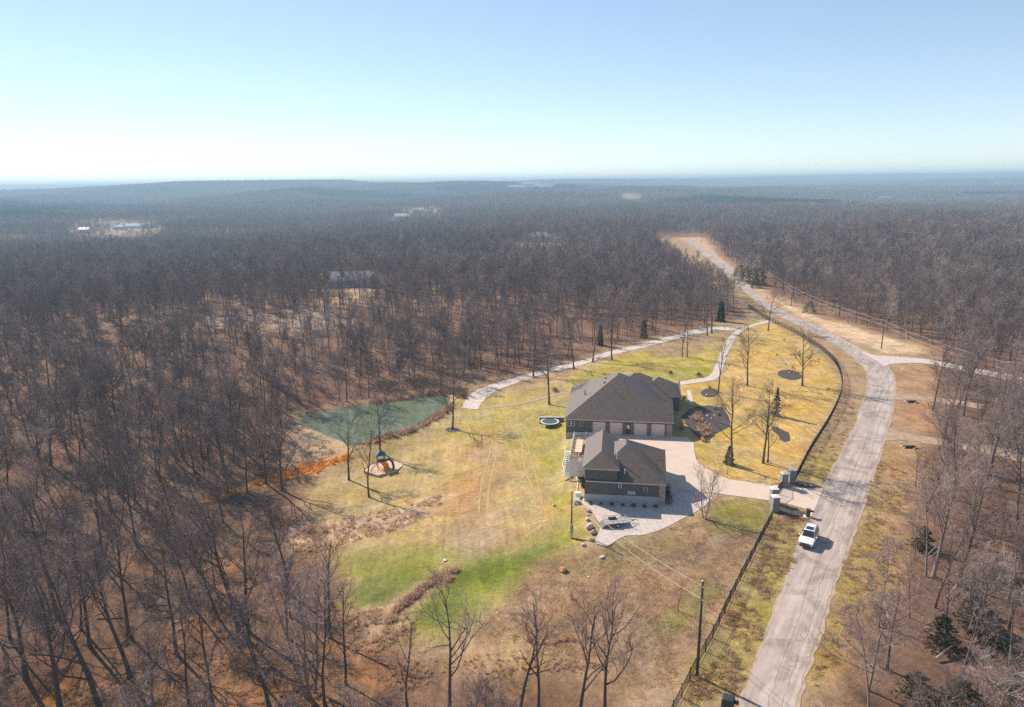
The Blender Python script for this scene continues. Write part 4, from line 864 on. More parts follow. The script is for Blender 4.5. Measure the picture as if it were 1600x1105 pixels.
# brick piers and header between the garage doors
DO = [(5.45, 7.95), (8.70, 11.15), (13.25, 15.75), (16.50, 19.05)]; MAN = (11.75, 12.65)
edges = [5.2] + [q for d in sorted(DO + [MAN]) for q in d] + [20.2]
for k in range(0, len(edges), 2):
    w = MB(); w.box((edges[k], 0.40, 0.0), (edges[k + 1], 0.70, 2.36), 'brick'); w.build('pier', mh)
w = MB(); w.box((5.2, 0.42, 2.36), (20.2, 0.70, 2.86), 'siding'); w.build('header', mh)
w = MB(); w.box((19.3, 0.22, 0.0), (20.35, 0.398, 2.5), 'stone_veneer'); w.box((20.205, 0.398, 0.0), (20.35, 1.4, 2.5), 'stone_veneer'); w.build('corner_pier', mh)
for a, b_ in DO:
    d = MB(); d.box((a, 0.60, 0.02), (b_, 0.695, 2.34), 'trim'); d = d.build('garage_door', mh)
    for k in range(4):
        p_ = MB(); p_.box((a + 0.03, 0.56, 0.06 + k * 0.57), (b_ - 0.03, 0.598, 0.06 + k * 0.57 + 0.545), 'garage_door'); p_.build('panel', d)
d = MB(); d.box((MAN[0], 0.60, 0.02), (MAN[1], 0.695, 2.1), 'brown_paint'); d = d.build('door', mh)
p_ = MB(); p_.box((MAN[0] + 0.2, 0.57, 1.2), (MAN[1] - 0.2, 0.598, 1.9), 'lamp_lens'); p_.build('pane', d); p_ = MB(); p_.box((MAN[1] - 0.14, 0.54, 0.95), (MAN[1] - 0.08, 0.598, 1.1), 'rim'); p_.build('handle', d)
for cx, ww in ((1.0, 0.5), (1.75, 0.5), (3.3, 0.6)): window(mh, (cx, 0.45, 1.85), ww, 0.85, 'u', -1, 'trim' if ww > 0.5 else 'white_vinyl')
for cy_ in (3.0, 6.0, 10.0): window(mh, (0.4, cy_, 1.6), 1.3, 1.3, 'v', -1)
for cy_ in (15.5, 18.5, 21.5): window(mh, (3.1, cy_, 1.5), 1.6, 1.6, 'v', -1)
for cy_ in (18.0, 21.5): window(mh, (22.9, cy_, 1.5), 1.2, 1.4, 'v', 1)
for cx in (6.0, 10.0, 14.0): window(mh, (cx, 23.6, 1.5), 1.4, 1.4, 'u', 1)
rf = MB()
hip_roof(6.0, 20.6, 0.02, 8.62, 2.93, gable='EW', mb=rf)
hip_roof(0.0, 15.7, 0.0, 13.4, 2.9, mb=rf)
hip_roof(0.06, 20.0, 0.4, 22.1, 2.86, mb=rf)
hip_roof(7.0, 21.3, 12.9, 26.0, 2.95, mb=rf)
hip_roof(14.0, 23.3, 15.3, 24.7, 3.25, gable='EW', mb=rf)
hip_roof(2.7, 16.0, 11.2, 24.2, 2.8, mb=rf)
rfo = rf.build('roof', mh)
g = MB()
g.add([(20.45, 0.5, 2.95), (20.45, 8.15, 2.95), (20.45, 4.32, 5.3)], [(0, 1, 2)], 'siding'); g.add([(23.15, 15.6, 3.2), (23.15, 24.4, 3.2), (23.15, 20, 5.95)], [(0, 1, 2)], 'siding'); g.build('gable', mh)
for vu, vv in ((7.6, 12.4), (7.4, 9.6)):
    q = MB(); z_ = 2.9 + SL * vu; q.box((vu - 0.16, vv - 0.16, z_ - 0.25), (vu + 0.16, vv + 0.16, z_ + 0.16), 'black_metal'); q.build('roof_vent', rfo)
q = MB(); q.tube([(3.6, 8.4, 4.8), (3.6, 8.4, 6.1)], 0.10, 'black_metal', 8); q.build('flue_pipe', rfo)
q = MB(); q.tube([(4.5, 8.2, 5.2), (4.5, 8.2, 6.0)], 0.09, 'white_vinyl', 8); q.build('vent_pipe', rfo)
for cu, cv in ((20.95, 13.3), (20.95, 15.2), (20.95, 9.6)):
    q = MB(); q.box((cu - 0.14, cv - 0.14, 0), (cu + 0.14, cv + 0.14, 2.9), 'white_vinyl'); q.box((cu - 0.2, cv - 0.2, 0), (cu + 0.2, cv + 0.2, 0.3), 'trim'); q.build('porch_column', mh)
q = MB(); q.box((19.65, 8.7, -0.1), (21.3, 15.6, 0.12), 'concrete'); q.build('porch_floor', mh)
q = MB(); q.box((19.62, 11.2, 0.12), (19.70, 12.3, 2.3), 'brown_paint'); q.build('front_door', mh)
# ---------------- guest house / second garage
gh = empty('guest_house', (10.3, 94.5, 0), HOUSE_RZ, 'smaller dark grey building with two-storey wing and white deck facing the gravel yard', 'house')
w = MB(); w.box((0.3, 0.30, 1.25), (5.1, 10.7, 5.6), 'siding'); w.box((5.1, 0.45, 1.25), (12.0, 13.6, 3.6), 'siding'); w.build('wall', gh)
w = MB(); w.box((0.27, 0.27, -2.5), (5.1, 10.73, 1.248), 'foundation'); w.box((5.1, 0.42, -2.5), (12.03, 13.63, 1.248), 'foundation'); w.build('foundation', gh)
w = MB(); w.box((11.25, 0.25, 0.0), (12.2, 0.418, 3.3), 'stone_veneer'); w.box((12.035, 0.418, 0.0), (12.2, 1.3, 3.3), 'stone_veneer'); w.build('corner_pier', gh)
rf = MB()
hip_roof(-0.1, 5.45, -0.1, 12.0, 5.55, gable='N', mb=rf)
hip_roof(0.5, 12.35, 0.02, 14.0, 3.5, mb=rf, slope=0.64)
hip_roof(5.0, 12.5, 4.2, 11.6, 3.6, gable='EW', mb=rf)
rfo = rf.build('roof', gh)
g = MB(); g.add([(12.37, 4.5, 3.6), (12.37, 11.3, 3.6), (12.37, 7.9, 5.7)], [(0, 1, 2)], 'siding'); g.build('gable', gh)
q = MB(); q.tube([(5.0, 3.2, 5.4), (5.0, 3.2, 7.2)], 0.07, 'white_vinyl', 8); q.build('vent_pipe', rfo)
q = MB(); q.tube([(6.2, 1.4, 4.2), (6.2, 1.4, 5.0)], 0.08, 'white_vinyl', 8); q.build('vent_pipe', rfo)
window(gh, (5.55, 0.45, 2.75), 0.42, 0.55, 'u', -1); window(gh, (9.3, 0.45, 2.35), 0.55, 0.6, 'u', -1, 'trim'); window(gh, (7.25, 0.45, 1.72), 0.95, 0.34, 'u', -1, bars=3)
window(gh, (2.65, 0.30, 3.5), 0.75, 0.32, 'u', -1, 'siding', bars=2)
for cy_ in (3.0, 7.0): window(gh, (12.0, cy_, 2.6), 1.0, 1.1, 'v', 1)
for a in (1.5, 3.6):
    window(gh, (a, 10.7, 3.6), 0.9, 1.2, 'u', 1)
d = MB(); d.box((12.01, 9.0, 1.0), (12.08, 12.0, 3.3), 'garage_door'); d.build('garage_door', gh)
# white deck on the west side, one level up
dk = empty('deck', (10.3, 94.5, 0), HOUSE_RZ, 'raised white-railed deck with wooden floor along the side of the guest house', 'deck')
q = MB(); q.box((-2.6, 8.6, 2.62), (0.24, 19.2, 2.8), 'deck_wood'); q.build('floor', dk)
q = MB(); q.box((-2.66, 8.54, 2.45), (0.24, 8.6, 2.85), 'white_vinyl'); q.box((-2.66, 8.6, 2.45), (-2.6, 19.2, 2.85), 'white_vinyl'); q.build('fascia', dk)
def rail(a, b_, nm='railing'):
    mb = MB(); a = Vector(a); b2 = Vector(b_); L_ = (b2 - a).length; d_ = (b2 - a) / L_
    for zz in (0.12, 1.0): mb.tube([a + Vector((0, 0, zz)), b2 + Vector((0, 0, zz))], 0.045, 'white_vinyl', 4)
    for k in range(int(L_ / 0.13)): p = a + d_ * (k * 0.13 + 0.06); mb.box((p.x - 0.02, p.y - 0.02, p.z + 0.13), (p.x + 0.02, p.y + 0.02, p.z + 0.97), 'white_vinyl')
    r_ = mb.build(nm, dk)
    for k in range(int(L_ / 2) + 1):
        p = a + d_ * min(L_, k * 2.0); c = MB(); c.box((p.x - 0.07, p.y - 0.07, p.z), (p.x + 0.07, p.y + 0.07, p.z + 1.15), 'white_vinyl'); c.build('rail_post', r_)
rail((-2.53, 8.65, 2.8), (-2.53, 19.1, 2.8)); rail((-2.45, 8.65, 2.8), (0.2, 8.65, 2.8)); rail((-2.45, 19.1, 2.8), (2.6, 19.6, 2.8))
for cy_ in (8.75, 11.5, 14.5, 17.5, 19.0):
    for cx in (-2.5, 0.0):
        q = MB(); q.box((cx - 0.09, cy_ - 0.09, -2.2), (cx + 0.09, cy_ + 0.09, 2.62), 'white_vinyl'); q.build('post', dk)
for k in range(9):
    q = MB(); q.box((-2.6 + k * 0.31, 8.545, 0.2), (-2.6 + k * 0.31 + 0.29, 8.575, 2.44), 'white_vinyl'); q.build('skirt_board', dk)
st = MB()
for k in range(13): st.box((-3.6, 13.2 - k * 0.28, 2.45 - k * 0.25), (-2.68, 13.5 - k * 0.28, 2.60 - k * 0.25), 'white_vinyl')
for cx in (-3.64, -2.70):
    st.add([(cx, 13.5, 2.2), (cx, 9.7, -1.2), (cx, 9.7, -0.8), (cx, 13.5, 2.65)], [(0, 1, 2, 3)], 'white_vinyl')
st.tube([(-3.62, 13.5, 3.6), (-3.62, 9.7, 0.25)], 0.05, 'white_vinyl', 4)
st.build('stairs', dk)
tb = empty('deck_table', (10.3, 94.5, 2.8), HOUSE_RZ, 'long wooden slatted table set out on the white deck', 'table')
for k in range(4): q = MB(); q.box((-1.9, 11.0 + k * 1.45, 0.66), (-0.75, 12.38 + k * 1.45, 0.74), 'pale_wood'); q.build('top_panel', tb)
for cx in (-1.8, -0.85):
    for cy_ in (11.1, 16.6): q = MB(); q.box((cx - 0.05, cy_ - 0.05, 0), (cx + 0.05, cy_ + 0.05, 0.66), 'pale_wood'); q.build('leg', tb)
# ---------------- houses among the far trees
def far_house(px, py, wpx, dpth, hgt, rz, wallm, roofm, label, gable='', wing=False, group=None):
    p = G(px, py); d = (Vector(p) - Vector((0, 0, CAM_H))).length; wd = wpx * d / F_PX
    wd = min(max(wd, 6), 46); e = empty('distant_house', p, rz, label, 'house', group); w_ = MB(); w_.box((-wd / 2, -dpth / 2, -2), (wd / 2, dpth / 2, hgt), wallm); w_.build('wall', e)
    r_ = hip_roof(-wd / 2 - 0.5, wd / 2 + 0.5, -dpth / 2 - 0.5, dpth / 2 + 0.5, hgt, 0.6, gable, roofm); 
    if wing:
        x0 = wd * 0.5; hip_roof(x0 - 6.5, x0 + 0.6, -dpth / 2 - 5, dpth / 2 - 1, hgt + 0.03, 0.8, 'NS', roofm, mb=r_); w_ = MB(); w_.box((x0 - 6, -dpth / 2 - 4.6, -2), (x0 + 0.1, -dpth / 2, hgt), wallm); w_.add([(x0 - 6.2, -dpth / 2 - 5.02, hgt), (x0 + 0.3, -dpth / 2 - 5.02, hgt), (x0 - 2.95, -dpth / 2 - 5.02, hgt + 2.6)], [(0, 1, 2)], wallm); w_.build('wing', e)
    r_.build('roof', e)
    n = max(2, int(wd / 4))
    for k in range(n): window(e, (-wd / 2 + wd * (k + 0.5) / n, -dpth / 2, hgt * 0.55), 1.1, 1.3, 'u', -1)
    return e
far_house(556, 447, 74, 11, 3.6, R(6), 'far_wall_blue', 'far_roof_grey', 'blue-grey house with steep gabled wing in a clearing of the wood beyond the pond', 'W', True)
far_house(842, 377, 38, 10, 4.5, R(-4), 'far_wall_blue', 'far_roof_grey', 'pale blue house among trees beyond the wood', '')
far_house(800, 372, 14, 8, 2.8, R(4), 'far_wall_white', 'far_roof_white', 'small white outbuilding beside the pale blue distant house', 'EW')
far_house(215, 357, 28, 12, 4.5, R(3), 'far_wall_white', 'far_roof_blue', 'distant house with long blue roof in the far clearing', 'EW')
far_house(188, 359, 16, 10, 4.5, R(-5), 'far_wall_white', 'far_roof_blue', 'distant smaller house with blue roof beside the long blue-roofed one', '')
far_house(134, 364, 13, 9, 5, R(0), 'far_wall_white', 'far_roof_white', 'distant white shed at the low end of the far clearing', 'EW')
far_house(236, 356, 14, 9, 4.5, R(0), 'far_wall_tan', 'far_roof_grey', 'distant tan house at the right of the blue-roofed houses', '')
far_house(629, 344, 22, 14, 7, R(0), 'far_wall_white', 'far_roof_white', 'long distant barn with bright white roof beyond the wood', 'EW')
far_house(654, 333, 16, 14, 7, R(8), 'far_wall_white', 'far_roof_white', 'distant white building at a pale cleared field', 'EW')
far_house(826, 291, 38, 20, 10, R(0), 'far_wall_white', 'far_roof_white', 'very far long white building on the hazy plain', 'EW')
far_house(1384, 314, 16, 12, 9, R(-12), 'far_wall_tan', 'far_roof_grey', 'distant tan house with pale ridge above the treetops', 'EW')
far_house(1270, 328, 9, 9, 10, R(10), 'far_wall_tan', 'far_roof_grey', 'distant narrow tan gabled house standing above the trees', 'NS')
far_house(1502, 317, 15, 12, 9, R(0), 'far_wall_tan', 'far_roof_grey', 'distant low pale house at the tree line across the road', 'EW')

# ================================================================== SMALLER THINGS
def stone(name, px, py, wpx, m, label, group=None, flat=0.7, seed=0, parent=None, loc=None, size=None):
    p = loc if loc is not None else G(px, py); d = (Vector(p) - Vector((0, 0, CAM_H))).length; r_ = size or wpx / 2 * d / F_PX
    bm = bmesh.new(); bmesh.ops.create_icosphere(bm, subdivisions=2, radius=1); rg = random.Random(seed)
    pl_ = [(Vector((rg.gauss(0, 1), rg.gauss(0, 1), rg.gauss(0, 1))).normalized(), rg.uniform(0.62, 0.9)) for _ in range(9)]
    for v in bm.verts:
        for n_, c_ in pl_:
            t = v.co.dot(n_)
            if t > c_: v.co -= n_ * (t - c_)
        v.co = Vector((v.co.x * r_, v.co.y * r_ * 0.8, v.co.z * r_ * flat))
    me_ = bpy.data.meshes.new(name); bm.to_mesh(me_); bm.free(); me_.materials.append(MATS[m])
    o = bpy.data.objects.new(name, me_); col.objects.link(o); o.location = Vector(p) + Vector((0, 0, r_ * flat * 0.55)); o.rotation_euler = (0, 0, rg.uniform(0, 6)); o.parent = parent
    return tag(o, label, 'boulder' if label else None, group)
for i, (x_, y_, w_, m_) in enumerate([(920.6, 800, 9, 'boulder'), (919, 806, 6, 'boulder_pale'), (918, 813, 9, 'boulder_pale'), (921, 825, 14, 'boulder_pale'), (928, 834, 12, 'boulder'), (925, 845, 9, 'boulder'), (912, 853, 9, 'boulder_pale')]):
    stone('boulder', x_, y_, w_, m_, ['brown boulder at the house end of the row beside the gravel yard', 'smallest pale boulder in the row beside the gravel yard', 'pale round boulder between the small and the largest one of the row', 'largest pale boulder in the row beside the gravel yard', 'dark brown boulder below the largest one of the row', 'brown boulder at the lower corner of the gravel yard', 'flat pale boulder on the grass below the row near the meter pole'][i], None, seed=i)
stone('boulder', 879, 893, 15, 'boulder_orange', 'single orange boulder lying out in the brown field', seed=11)
stone('boulder', 866, 791, 7, 'boulder_pale', 'single pale stone on the grass slope beside the guest house', seed=12)
stone('boulder', 696, 876, 9, 'boulder_pale', 'flat white stone in the green hollow above the berm', seed=13, flat=0.35)
stone('boulder', 941, 871, 9, 'boulder_pale', 'low tan stone at the edge of the brown field below the gravel', seed=14, flat=0.4)
stone('boulder', 920, 902, 5, 'boulder_pale', 'small tan stone in the brown field beside the orange boulder', seed=15, flat=0.4)
# ---- utility poles and wires
def pole(px, py, top, r_, label, cap=True, arms=0):
    p = G(px, py); h = height_for(p, top); e = empty('utility_pole', p, 0, label, 'pole')
    q = MB(); q.tube([(0, 0, -0.5), (0, 0, h * 0.5), (0, 0, h)], [r_, r_ * 0.85, r_ * 0.68], 'pole_wood', 10); q.build('post', e, True)
    if cap: q = MB(); q.tube([(0, 0, h), (0, 0, h + 0.10)], [r_ * 0.72, r_ * 0.3], 'cap_stone', 10); q.build('cap', e)
    for k in range(2): q = MB(); q.tube([(0, -r_, h - 0.5 - k * 1.4), (0, -r_ - 0.18, h - 0.5 - k * 1.4)], 0.05, 'galvanised', 6); q.build('insulator', e)
    return e, p, h
up, upp, uph = pole(1089, 1057, 908, 0.17, 'tall dark utility pole beside the black fence in the brown field')
mp_, mpp, mph = pole(893, 841, 769, 0.12, 'short dark pole with grey meter boxes on the grass beside the gravel yard', False)
q = MB(); q.box((-0.22, -0.30, 0.9), (0.22, -0.10, 2.2), 'galvanised'); q.build('meter_box', mp_); q = MB(); q.box((-0.10, -0.26, 0.1), (0.12, -0.12, 0.9), 'galvanised'); q.build('conduit', mp_)
q = MB(); q.tube([(0.0, -0.31, 1.75), (0, -0.38, 1.75)], 0.1, 'glass', 10); q.build('meter', mp_)
def wire(a, b_, sag, name, label, m='wire', r_=0.022, group=None):
    a = Vector(a); b2 = Vector(b_); pts = []
    for k in range(25): t = k / 24; p = a.lerp(b2, t); p.z -= sag * 4 * t * (1 - t); pts.append(p)
    q = MB(); q.tube(pts, r_, m, 4); return tag(q.build(name), label, 'wire', group)
wire(upp + Vector((0, 0, uph - 0.5)), mpp + Vector((0, 0, mph - 0.2)), 0.9, 'power_line', 'upper tan service wire from the tall pole to the meter pole')
wire(upp + Vector((0, 0, uph - 1.9)), mpp + Vector((0, 0, mph - 0.9)), 1.1, 'power_line', 'lower tan service wire from the tall pole to the meter pole')
for k, (dx, hh) in enumerate(((0, 2.0), (0.25, 2.4))):
    g_ = G(1048 + k * 10, 1110); wire(upp + Vector((0, 0, uph - hh)), g_, 0.05, 'guy_wire', ['thin guy wire slanting down from the tall pole, outer one', 'thin guy wire slanting down from the tall pole, inner one'][k], 'wire', 0.014)
rp, rpp, rph = pole(1377, 545, 500, 0.15, 'roadside utility pole on the pale bank by the side road')
r2, r2p, r2h = pole(1236, 478, 448, 0.14, 'distant utility pole at the wood edge along the straight road')
r3, r3p, r3h = pole(1096, 380, 360, 0.14, 'farthest utility pole where the road leaves the woods')
r4, r4p, r4h = pole(1560, 668, 566, 0.15, 'utility pole half hidden in the scrubby wood across the road')
for a, ah, b_, bh, lab in ((r3p, r3h, r2p, r2h, 'along the far stretch of road'), (r2p, r2h, rpp, rph, 'along the near stretch of road'), (rpp, rph, r4p, r4h, 'into the scrubby wood')):
    for k in range(2): wire(a + Vector((0, 0, ah - 0.2 - 1.3 * k)), b_ + Vector((0, 0, bh - 0.2 - 1.3 * k)), 0.8, 'power_line', ('upper' if k == 0 else 'lower') + ' grey power line ' + lab, 'trailer_grey', 0.03)
# ---- cabinets beside the guest house
q = MB(); q.box((-0.45, -0.35, -0.1), (0.45, 0.35, 0.95), 'white_vinyl'); o = q.build('utility_cabinet', None, bevel=0.04); o.location = G(903, 778); tag(o, 'white square-topped utility cabinet at the corner of the guest house', 'cabinet')
q = MB(); q.box((-0.4, -0.35, -0.1), (0.4, 0.35, 0.7), 'cabinet_green'); q.add([(-0.44, -0.39, 0.7), (0.44, -0.39, 0.7), (0.44, 0.39, 0.82), (-0.44, 0.39, 0.82)], [(0, 1, 2, 3)], 'cabinet_green'); o = q.build('transformer_box'); o.location = G(901, 787); tag(o, 'pale green transformer box with sloping lid below the white cabinet', 'cabinet')
# ---- fence
def fence(px, label):
    W_ = [np.array(p[:2]) for p in GP(px)]; W_ = [np.array(p) for p in catmull(W_, 10)]
    seg = [0]; 
    for i in range(1, len(W_)): seg.append(seg[-1] + np.linalg.norm(W_[i] - W_[i - 1]))
    tot = seg[-1]
    def at(s_): x_ = np.interp(s_, seg, [p[0] for p in W_]); y_ = np.interp(s_, seg, [p[1] for p in W_]); return x_, y_
    e = empty('picket_fence', (*W_[0], zg(*W_[0])), 0, label, 'fence'); o0 = Vector(e.location)
    n = int(tot / 2.4); st_ = tot / n; hgt = 1.4
    ps = []
    pm = MB(); pm.box((-0.045, -0.045, -0.2), (0.045, 0.045, hgt + 0.12), 'black_metal'); pm.box((-0.055, -0.055, hgt + 0.12), (0.055, 0.055, hgt + 0.15), 'black_metal'); pmesh = pm.mesh('post')
    for k in range(n + 1):
        x_, y_ = at(k * st_); z_ = zg(x_, y_); ps.append(Vector((x_, y_, z_))); o = bpy.data.objects.new('post', pmesh); col.objects.link(o); o.parent = e; o.location = ps[-1] - o0
    pk = MB()
    for k in range(n):
        a, b_ = ps[k], ps[k + 1]; rl = MB()
        for zz in (0.16, hgt - 0.22, hgt - 0.03): rl.tube([a - o0 + Vector((0, 0, zz)), b_ - o0 + Vector((0, 0, zz))], 0.02, 'black_metal', 4)
        rl.build('rail', e)
        m_ = 17
        for j in range(1, m_):
            p = a.lerp(b_, j / m_) - o0; pk.box((p.x - 0.009, p.y - 0.009, p.z + 0.08), (p.x + 0.009, p.y + 0.009, p.z + hgt), 'black_metal')
    o = pk.build('pickets', e); o['kind'] = 'stuff'; return e
fence([(1206, 812), (1190, 842), (1170, 882), (1143, 935), (1115, 995), (1090, 1040), (1066, 1088), (1040, 1140), (1005, 1210)], 'straight black picket fence running down the field from the gate pillars')
fence([(1244, 750), (1264, 710), (1280, 684), (1297, 656), (1313, 620), (1315, 594), (1306, 570), (1284, 548), (1260, 532), (1235, 517), (1211, 506), (1196, 498), (1178, 487), (1169, 481)], 'curved black picket fence bounding the front lawn along the road')
# ---- gate
def pillar(px, py, label, h=2.3, w_=0.95):
    p = G(px, py); e = empty('gate_pillar', p, HOUSE_RZ + R(10), label, 'pillar'); b_ = MB(); 
    rg = random.Random(int(px)); n = 6; hh = h / n
    for k in range(n): j = rg.uniform(-0.02, 0.02); b_.box((-w_ / 2 + j, -w_ / 2 - j, k * hh + 0.01 - (0.3 if k == 0 else 0)), (w_ / 2 + j, w_ / 2 - j, (k + 1) * hh), 'pillar_stone')
    b_.build('shaft', e, bevel=0.02); c = MB(); s_ = w_ / 2 + 0.1; c.box((-s_, -s_, h + 0.002), (s_, s_, h + 0.12), 'cap_stone'); c.add([(-s_ + .05, -s_ + .05, h + .12), (s_ - .05, -s_ + .05, h + .12), (s_ - .05, s_ - .05, h + .12), (-s_ + .05, s_ - .05, h + .12), (0, 0, h + 0.24)], [(0, 1, 4), (1, 2, 4), (2, 3, 4), (3, 0, 4)], 'cap_stone'); c.build('cap', e); return p
p1 = pillar(1210, 799, 'grey stone gate pillar with pale cap at the head of the straight fence')
p2 = pillar(1208, 786, 'grey stone gate pillar carrying the field-side leaf of the driveway gate')
p3 = pillar(1224, 761, 'grey stone gate pillar carrying the lawn-side leaf of the driveway gate')
p4 = pillar(1236, 755, 'grey stone gate pillar with pale cap where the curved lawn fence begins')
def gate(a, b_, label):
    e = empty('driveway_gate', a, math.atan2(b_.y - a.y, b_.x - a.x), label, 'gate'); L_ = (Vector((b_.x, b_.y)) - Vector((a.x, a.y))).length; f_ = MB(); n = int(L_ / 0.14)
    arch = lambda x_: 1.35 + 0.45 * (x_ / L_) ** 1.5
    f_.tube([(0, 0, 0.1), (0, 0, 1.4)], 0.04, 'black_metal', 6); f_.tube([(L_, 0, 0.1), (L_, 0, arch(L_))], 0.04, 'black_metal', 6); f_.tube([(0, 0, 0.15), (L_, 0, 0.15)], 0.035, 'black_metal', 6); f_.tube([(L_ * t / 8, 0, arch(L_ * t / 8)) for t in range(9)], 0.035, 'black_metal', 6); f_.build('frame', e)
    for k in range(1, n): x_ = L_ * k / n; b2 = MB(); b2.tube([(x_, 0, 0.15), (x_, 0, arch(x_))], 0.014, 'black_metal', 4); b2.build('bar', e)
    return e
mid_ = (p2 + p3) / 2; dv = (p3 - p2).normalized()
gate(p2 + dv * 0.6, mid_ - dv * 0.06, 'black iron gate leaf hinged on the field-side pillar'); gate(p3 - dv * 0.6, mid_ + dv * 0.06, 'black iron gate leaf hinged on the lawn-side pillar')
for nm, px, lab in (('a', [(1213, 790), (1240, 797), (1258, 801), (1262, 806), (1240, 808), (1214, 803)], 'dark mulch bed between the gate pillars and the brown mailbox'), ('b', [(1232, 752), (1250, 752), (1275, 758), (1286, 762), (1250, 762), (1228, 762)], 'dark mulch bed behind the lawn-side gate pillars')):
    o = sheet('mulch_bed', [tuple(flat_at(a, b_)[:2]) for a, b_ in px], 'mulch', 0.10, 0.14, flatz=0.10); tag(o, lab, 'flower bed')
o = MB(); 
for i, (x_, y_, w_, lab) in enumerate([(1258, 759, 5, 'pale stone in the mulch behind the lawn-side gate pillar'), (1268, 760, 4, 'small grey stone in the mulch near the road edge'), (1250, 757, 4, 'small rounded stone beside the lawn-side gate pillar')]): stone('bed_stone', x_, y_, w_, 'boulder_pale', lab, seed=30 + i)
# ---- mailboxes
p = flat_at(1262, 808); e = empty('mailbox_post', (p[0], p[1], 0), HOUSE_RZ, 'brown mailbox post on a pale pad at the road end of the drive', 'mailbox')
q = MB(); q.box((-0.25, -0.22, 0.12), (0.25, 0.22, 1.15), 'brown_paint'); q.build('post', e); q = MB(); q.box((-0.32, -0.28, 1.152), (0.32, 0.28, 1.24), 'brown_paint'); q.build('cap', e)
q = MB(); q.tube([(0.26, 0, 0.92), (0.72, 0, 0.92)], 0.14, 'black_metal', 10); q.build('box', e, True); q = MB(); q.box((-0.55, -0.45, 0.02), (0.55, 0.45, 0.118), 'cap_stone'); q.build('pad', e)
p = G(1136, 1118); e = empty('mailbox_pillar', p, R(-25), 'dark rounded mailbox pillar on the verge at the road edge', 'mailbox')
hh = height_for(p, 1089); q = MB(); q.box((-0.55, -0.5, -0.2), (0.55, 0.5, hh), 'slate_box'); q.build('post', e, bevel=0.16); q = MB(); q.tube([(0.56, 0.0, hh - 0.35), (0.92, 0.0, hh - 0.35)], 0.19, 'black_metal', 12); q.build('box', e, True)
# ---- mulch beds, garden
def bed(px, label, off=0.05):
    o = sheet('mulch_bed', [tuple(G(a, b_)[:2]) for a, b_ in px], 'mulch', off, 0.10); return tag(o, label, 'flower bed')
ell = lambda cx, cy_, rx, ry, n=16, tilt=0: [(cx + rx * math.cos(a), cy_ + ry * math.sin(a) + tilt * rx * math.cos(a)) for a in np.linspace(0, 2 * math.pi, n + 1)[:-1]]
bed(ell(1234, 586, 19, 7.5, tilt=0.12), 'oval dark mulch bed on the golden lawn'); bed(ell(1109, 614, 14, 7), 'round dark mulch bed near the house porch')
bed([(1205, 668), (1214, 667), (1222, 672), (1232, 676), (1234, 682), (1234, 689), (1226, 691), (1219, 687), (1216, 680), (1208, 674)], 'winding dark mulch bed on the golden lawn')
bed([(1064, 652), (1076, 640), (1092, 635), (1108, 634), (1130, 637), (1138, 650), (1141, 666), (1130, 672), (1118, 678), (1108, 688), (1095, 688), (1086, 680), (1076, 668)], 'large dark mulch garden bed in front of the main house')
bed(ell(707, 672, 11, 3.5), 'small mulch ring round the tree at the pond end')
for k in range(14):
    a = k / 14 * 6.283; stone('ring_stone', 707 + 11.5 * math.cos(a), 672 + 3.8 * math.sin(a), 3, 'boulder_pale', 'small pale edging stone in the ring round the pond-end tree', 'stones ringing the pond-end tree', seed=50 + k)
for i, (x_, y_, w_) in enumerate([(1234, 583, 4), (1104, 618, 5), (1112, 618, 5), (1105, 651, 5), (1112, 655, 4), (1102, 662, 5), (1098, 667, 5), (1110, 664, 4), (1116, 650, 4), (1094, 672, 4)]):
    stone('garden_stone', x_, y_, w_, 'boulder_pale', 'small pale landscaping stone on the dark mulch', 'stones on the mulch beds', seed=70 + i)
PLUME = MB()
for i in range(30):
    a = rng.uniform(0, 6.28); e_ = rng.uniform(0.7, 1.5); l = rng.uniform(0.6, 1.0); PLUME.spike((0, 0, 0), (math.cos(a) * math.cos(e_) * l, math.sin(a) * math.cos(e_) * l, math.sin(e_) * l), 0.05, 'plume')
PLM = PLUME.mesh('ornamental_grass')
for i, (x_, y_) in enumerate([(1086, 652), (1090, 650), (1093, 655), (1088, 659), (1095, 660), (1091, 665), (1097, 669), (1091, 673), (1099, 676), (1106, 674), (1108, 680), (1103, 682), (1097, 682), (1091, 678), (1066, 665), (1098, 690), (1101, 672), (1084, 656)]):
    o = bpy.data.objects.new('ornamental_grass', PLM); col.objects.link(o); o.location = G(x_, y_); o.rotation_euler.z = i; s_ = rng.uniform(1.1, 1.7); o.scale = (s_, s_, s_); tag(o, 'clump of dry orange ornamental grass in the large garden bed', 'grass clump', 'ornamental grasses in the garden bed')
def bush_at(px, py, rr_, m, label, group=None, n=160, h=0.8, loc=None):
    b_ = bush(rr_, n, m, h); o = b_.build('garden_shrub'); o.location = loc if loc is not None else G(px, py); return tag(o, label, 'shrub', group)
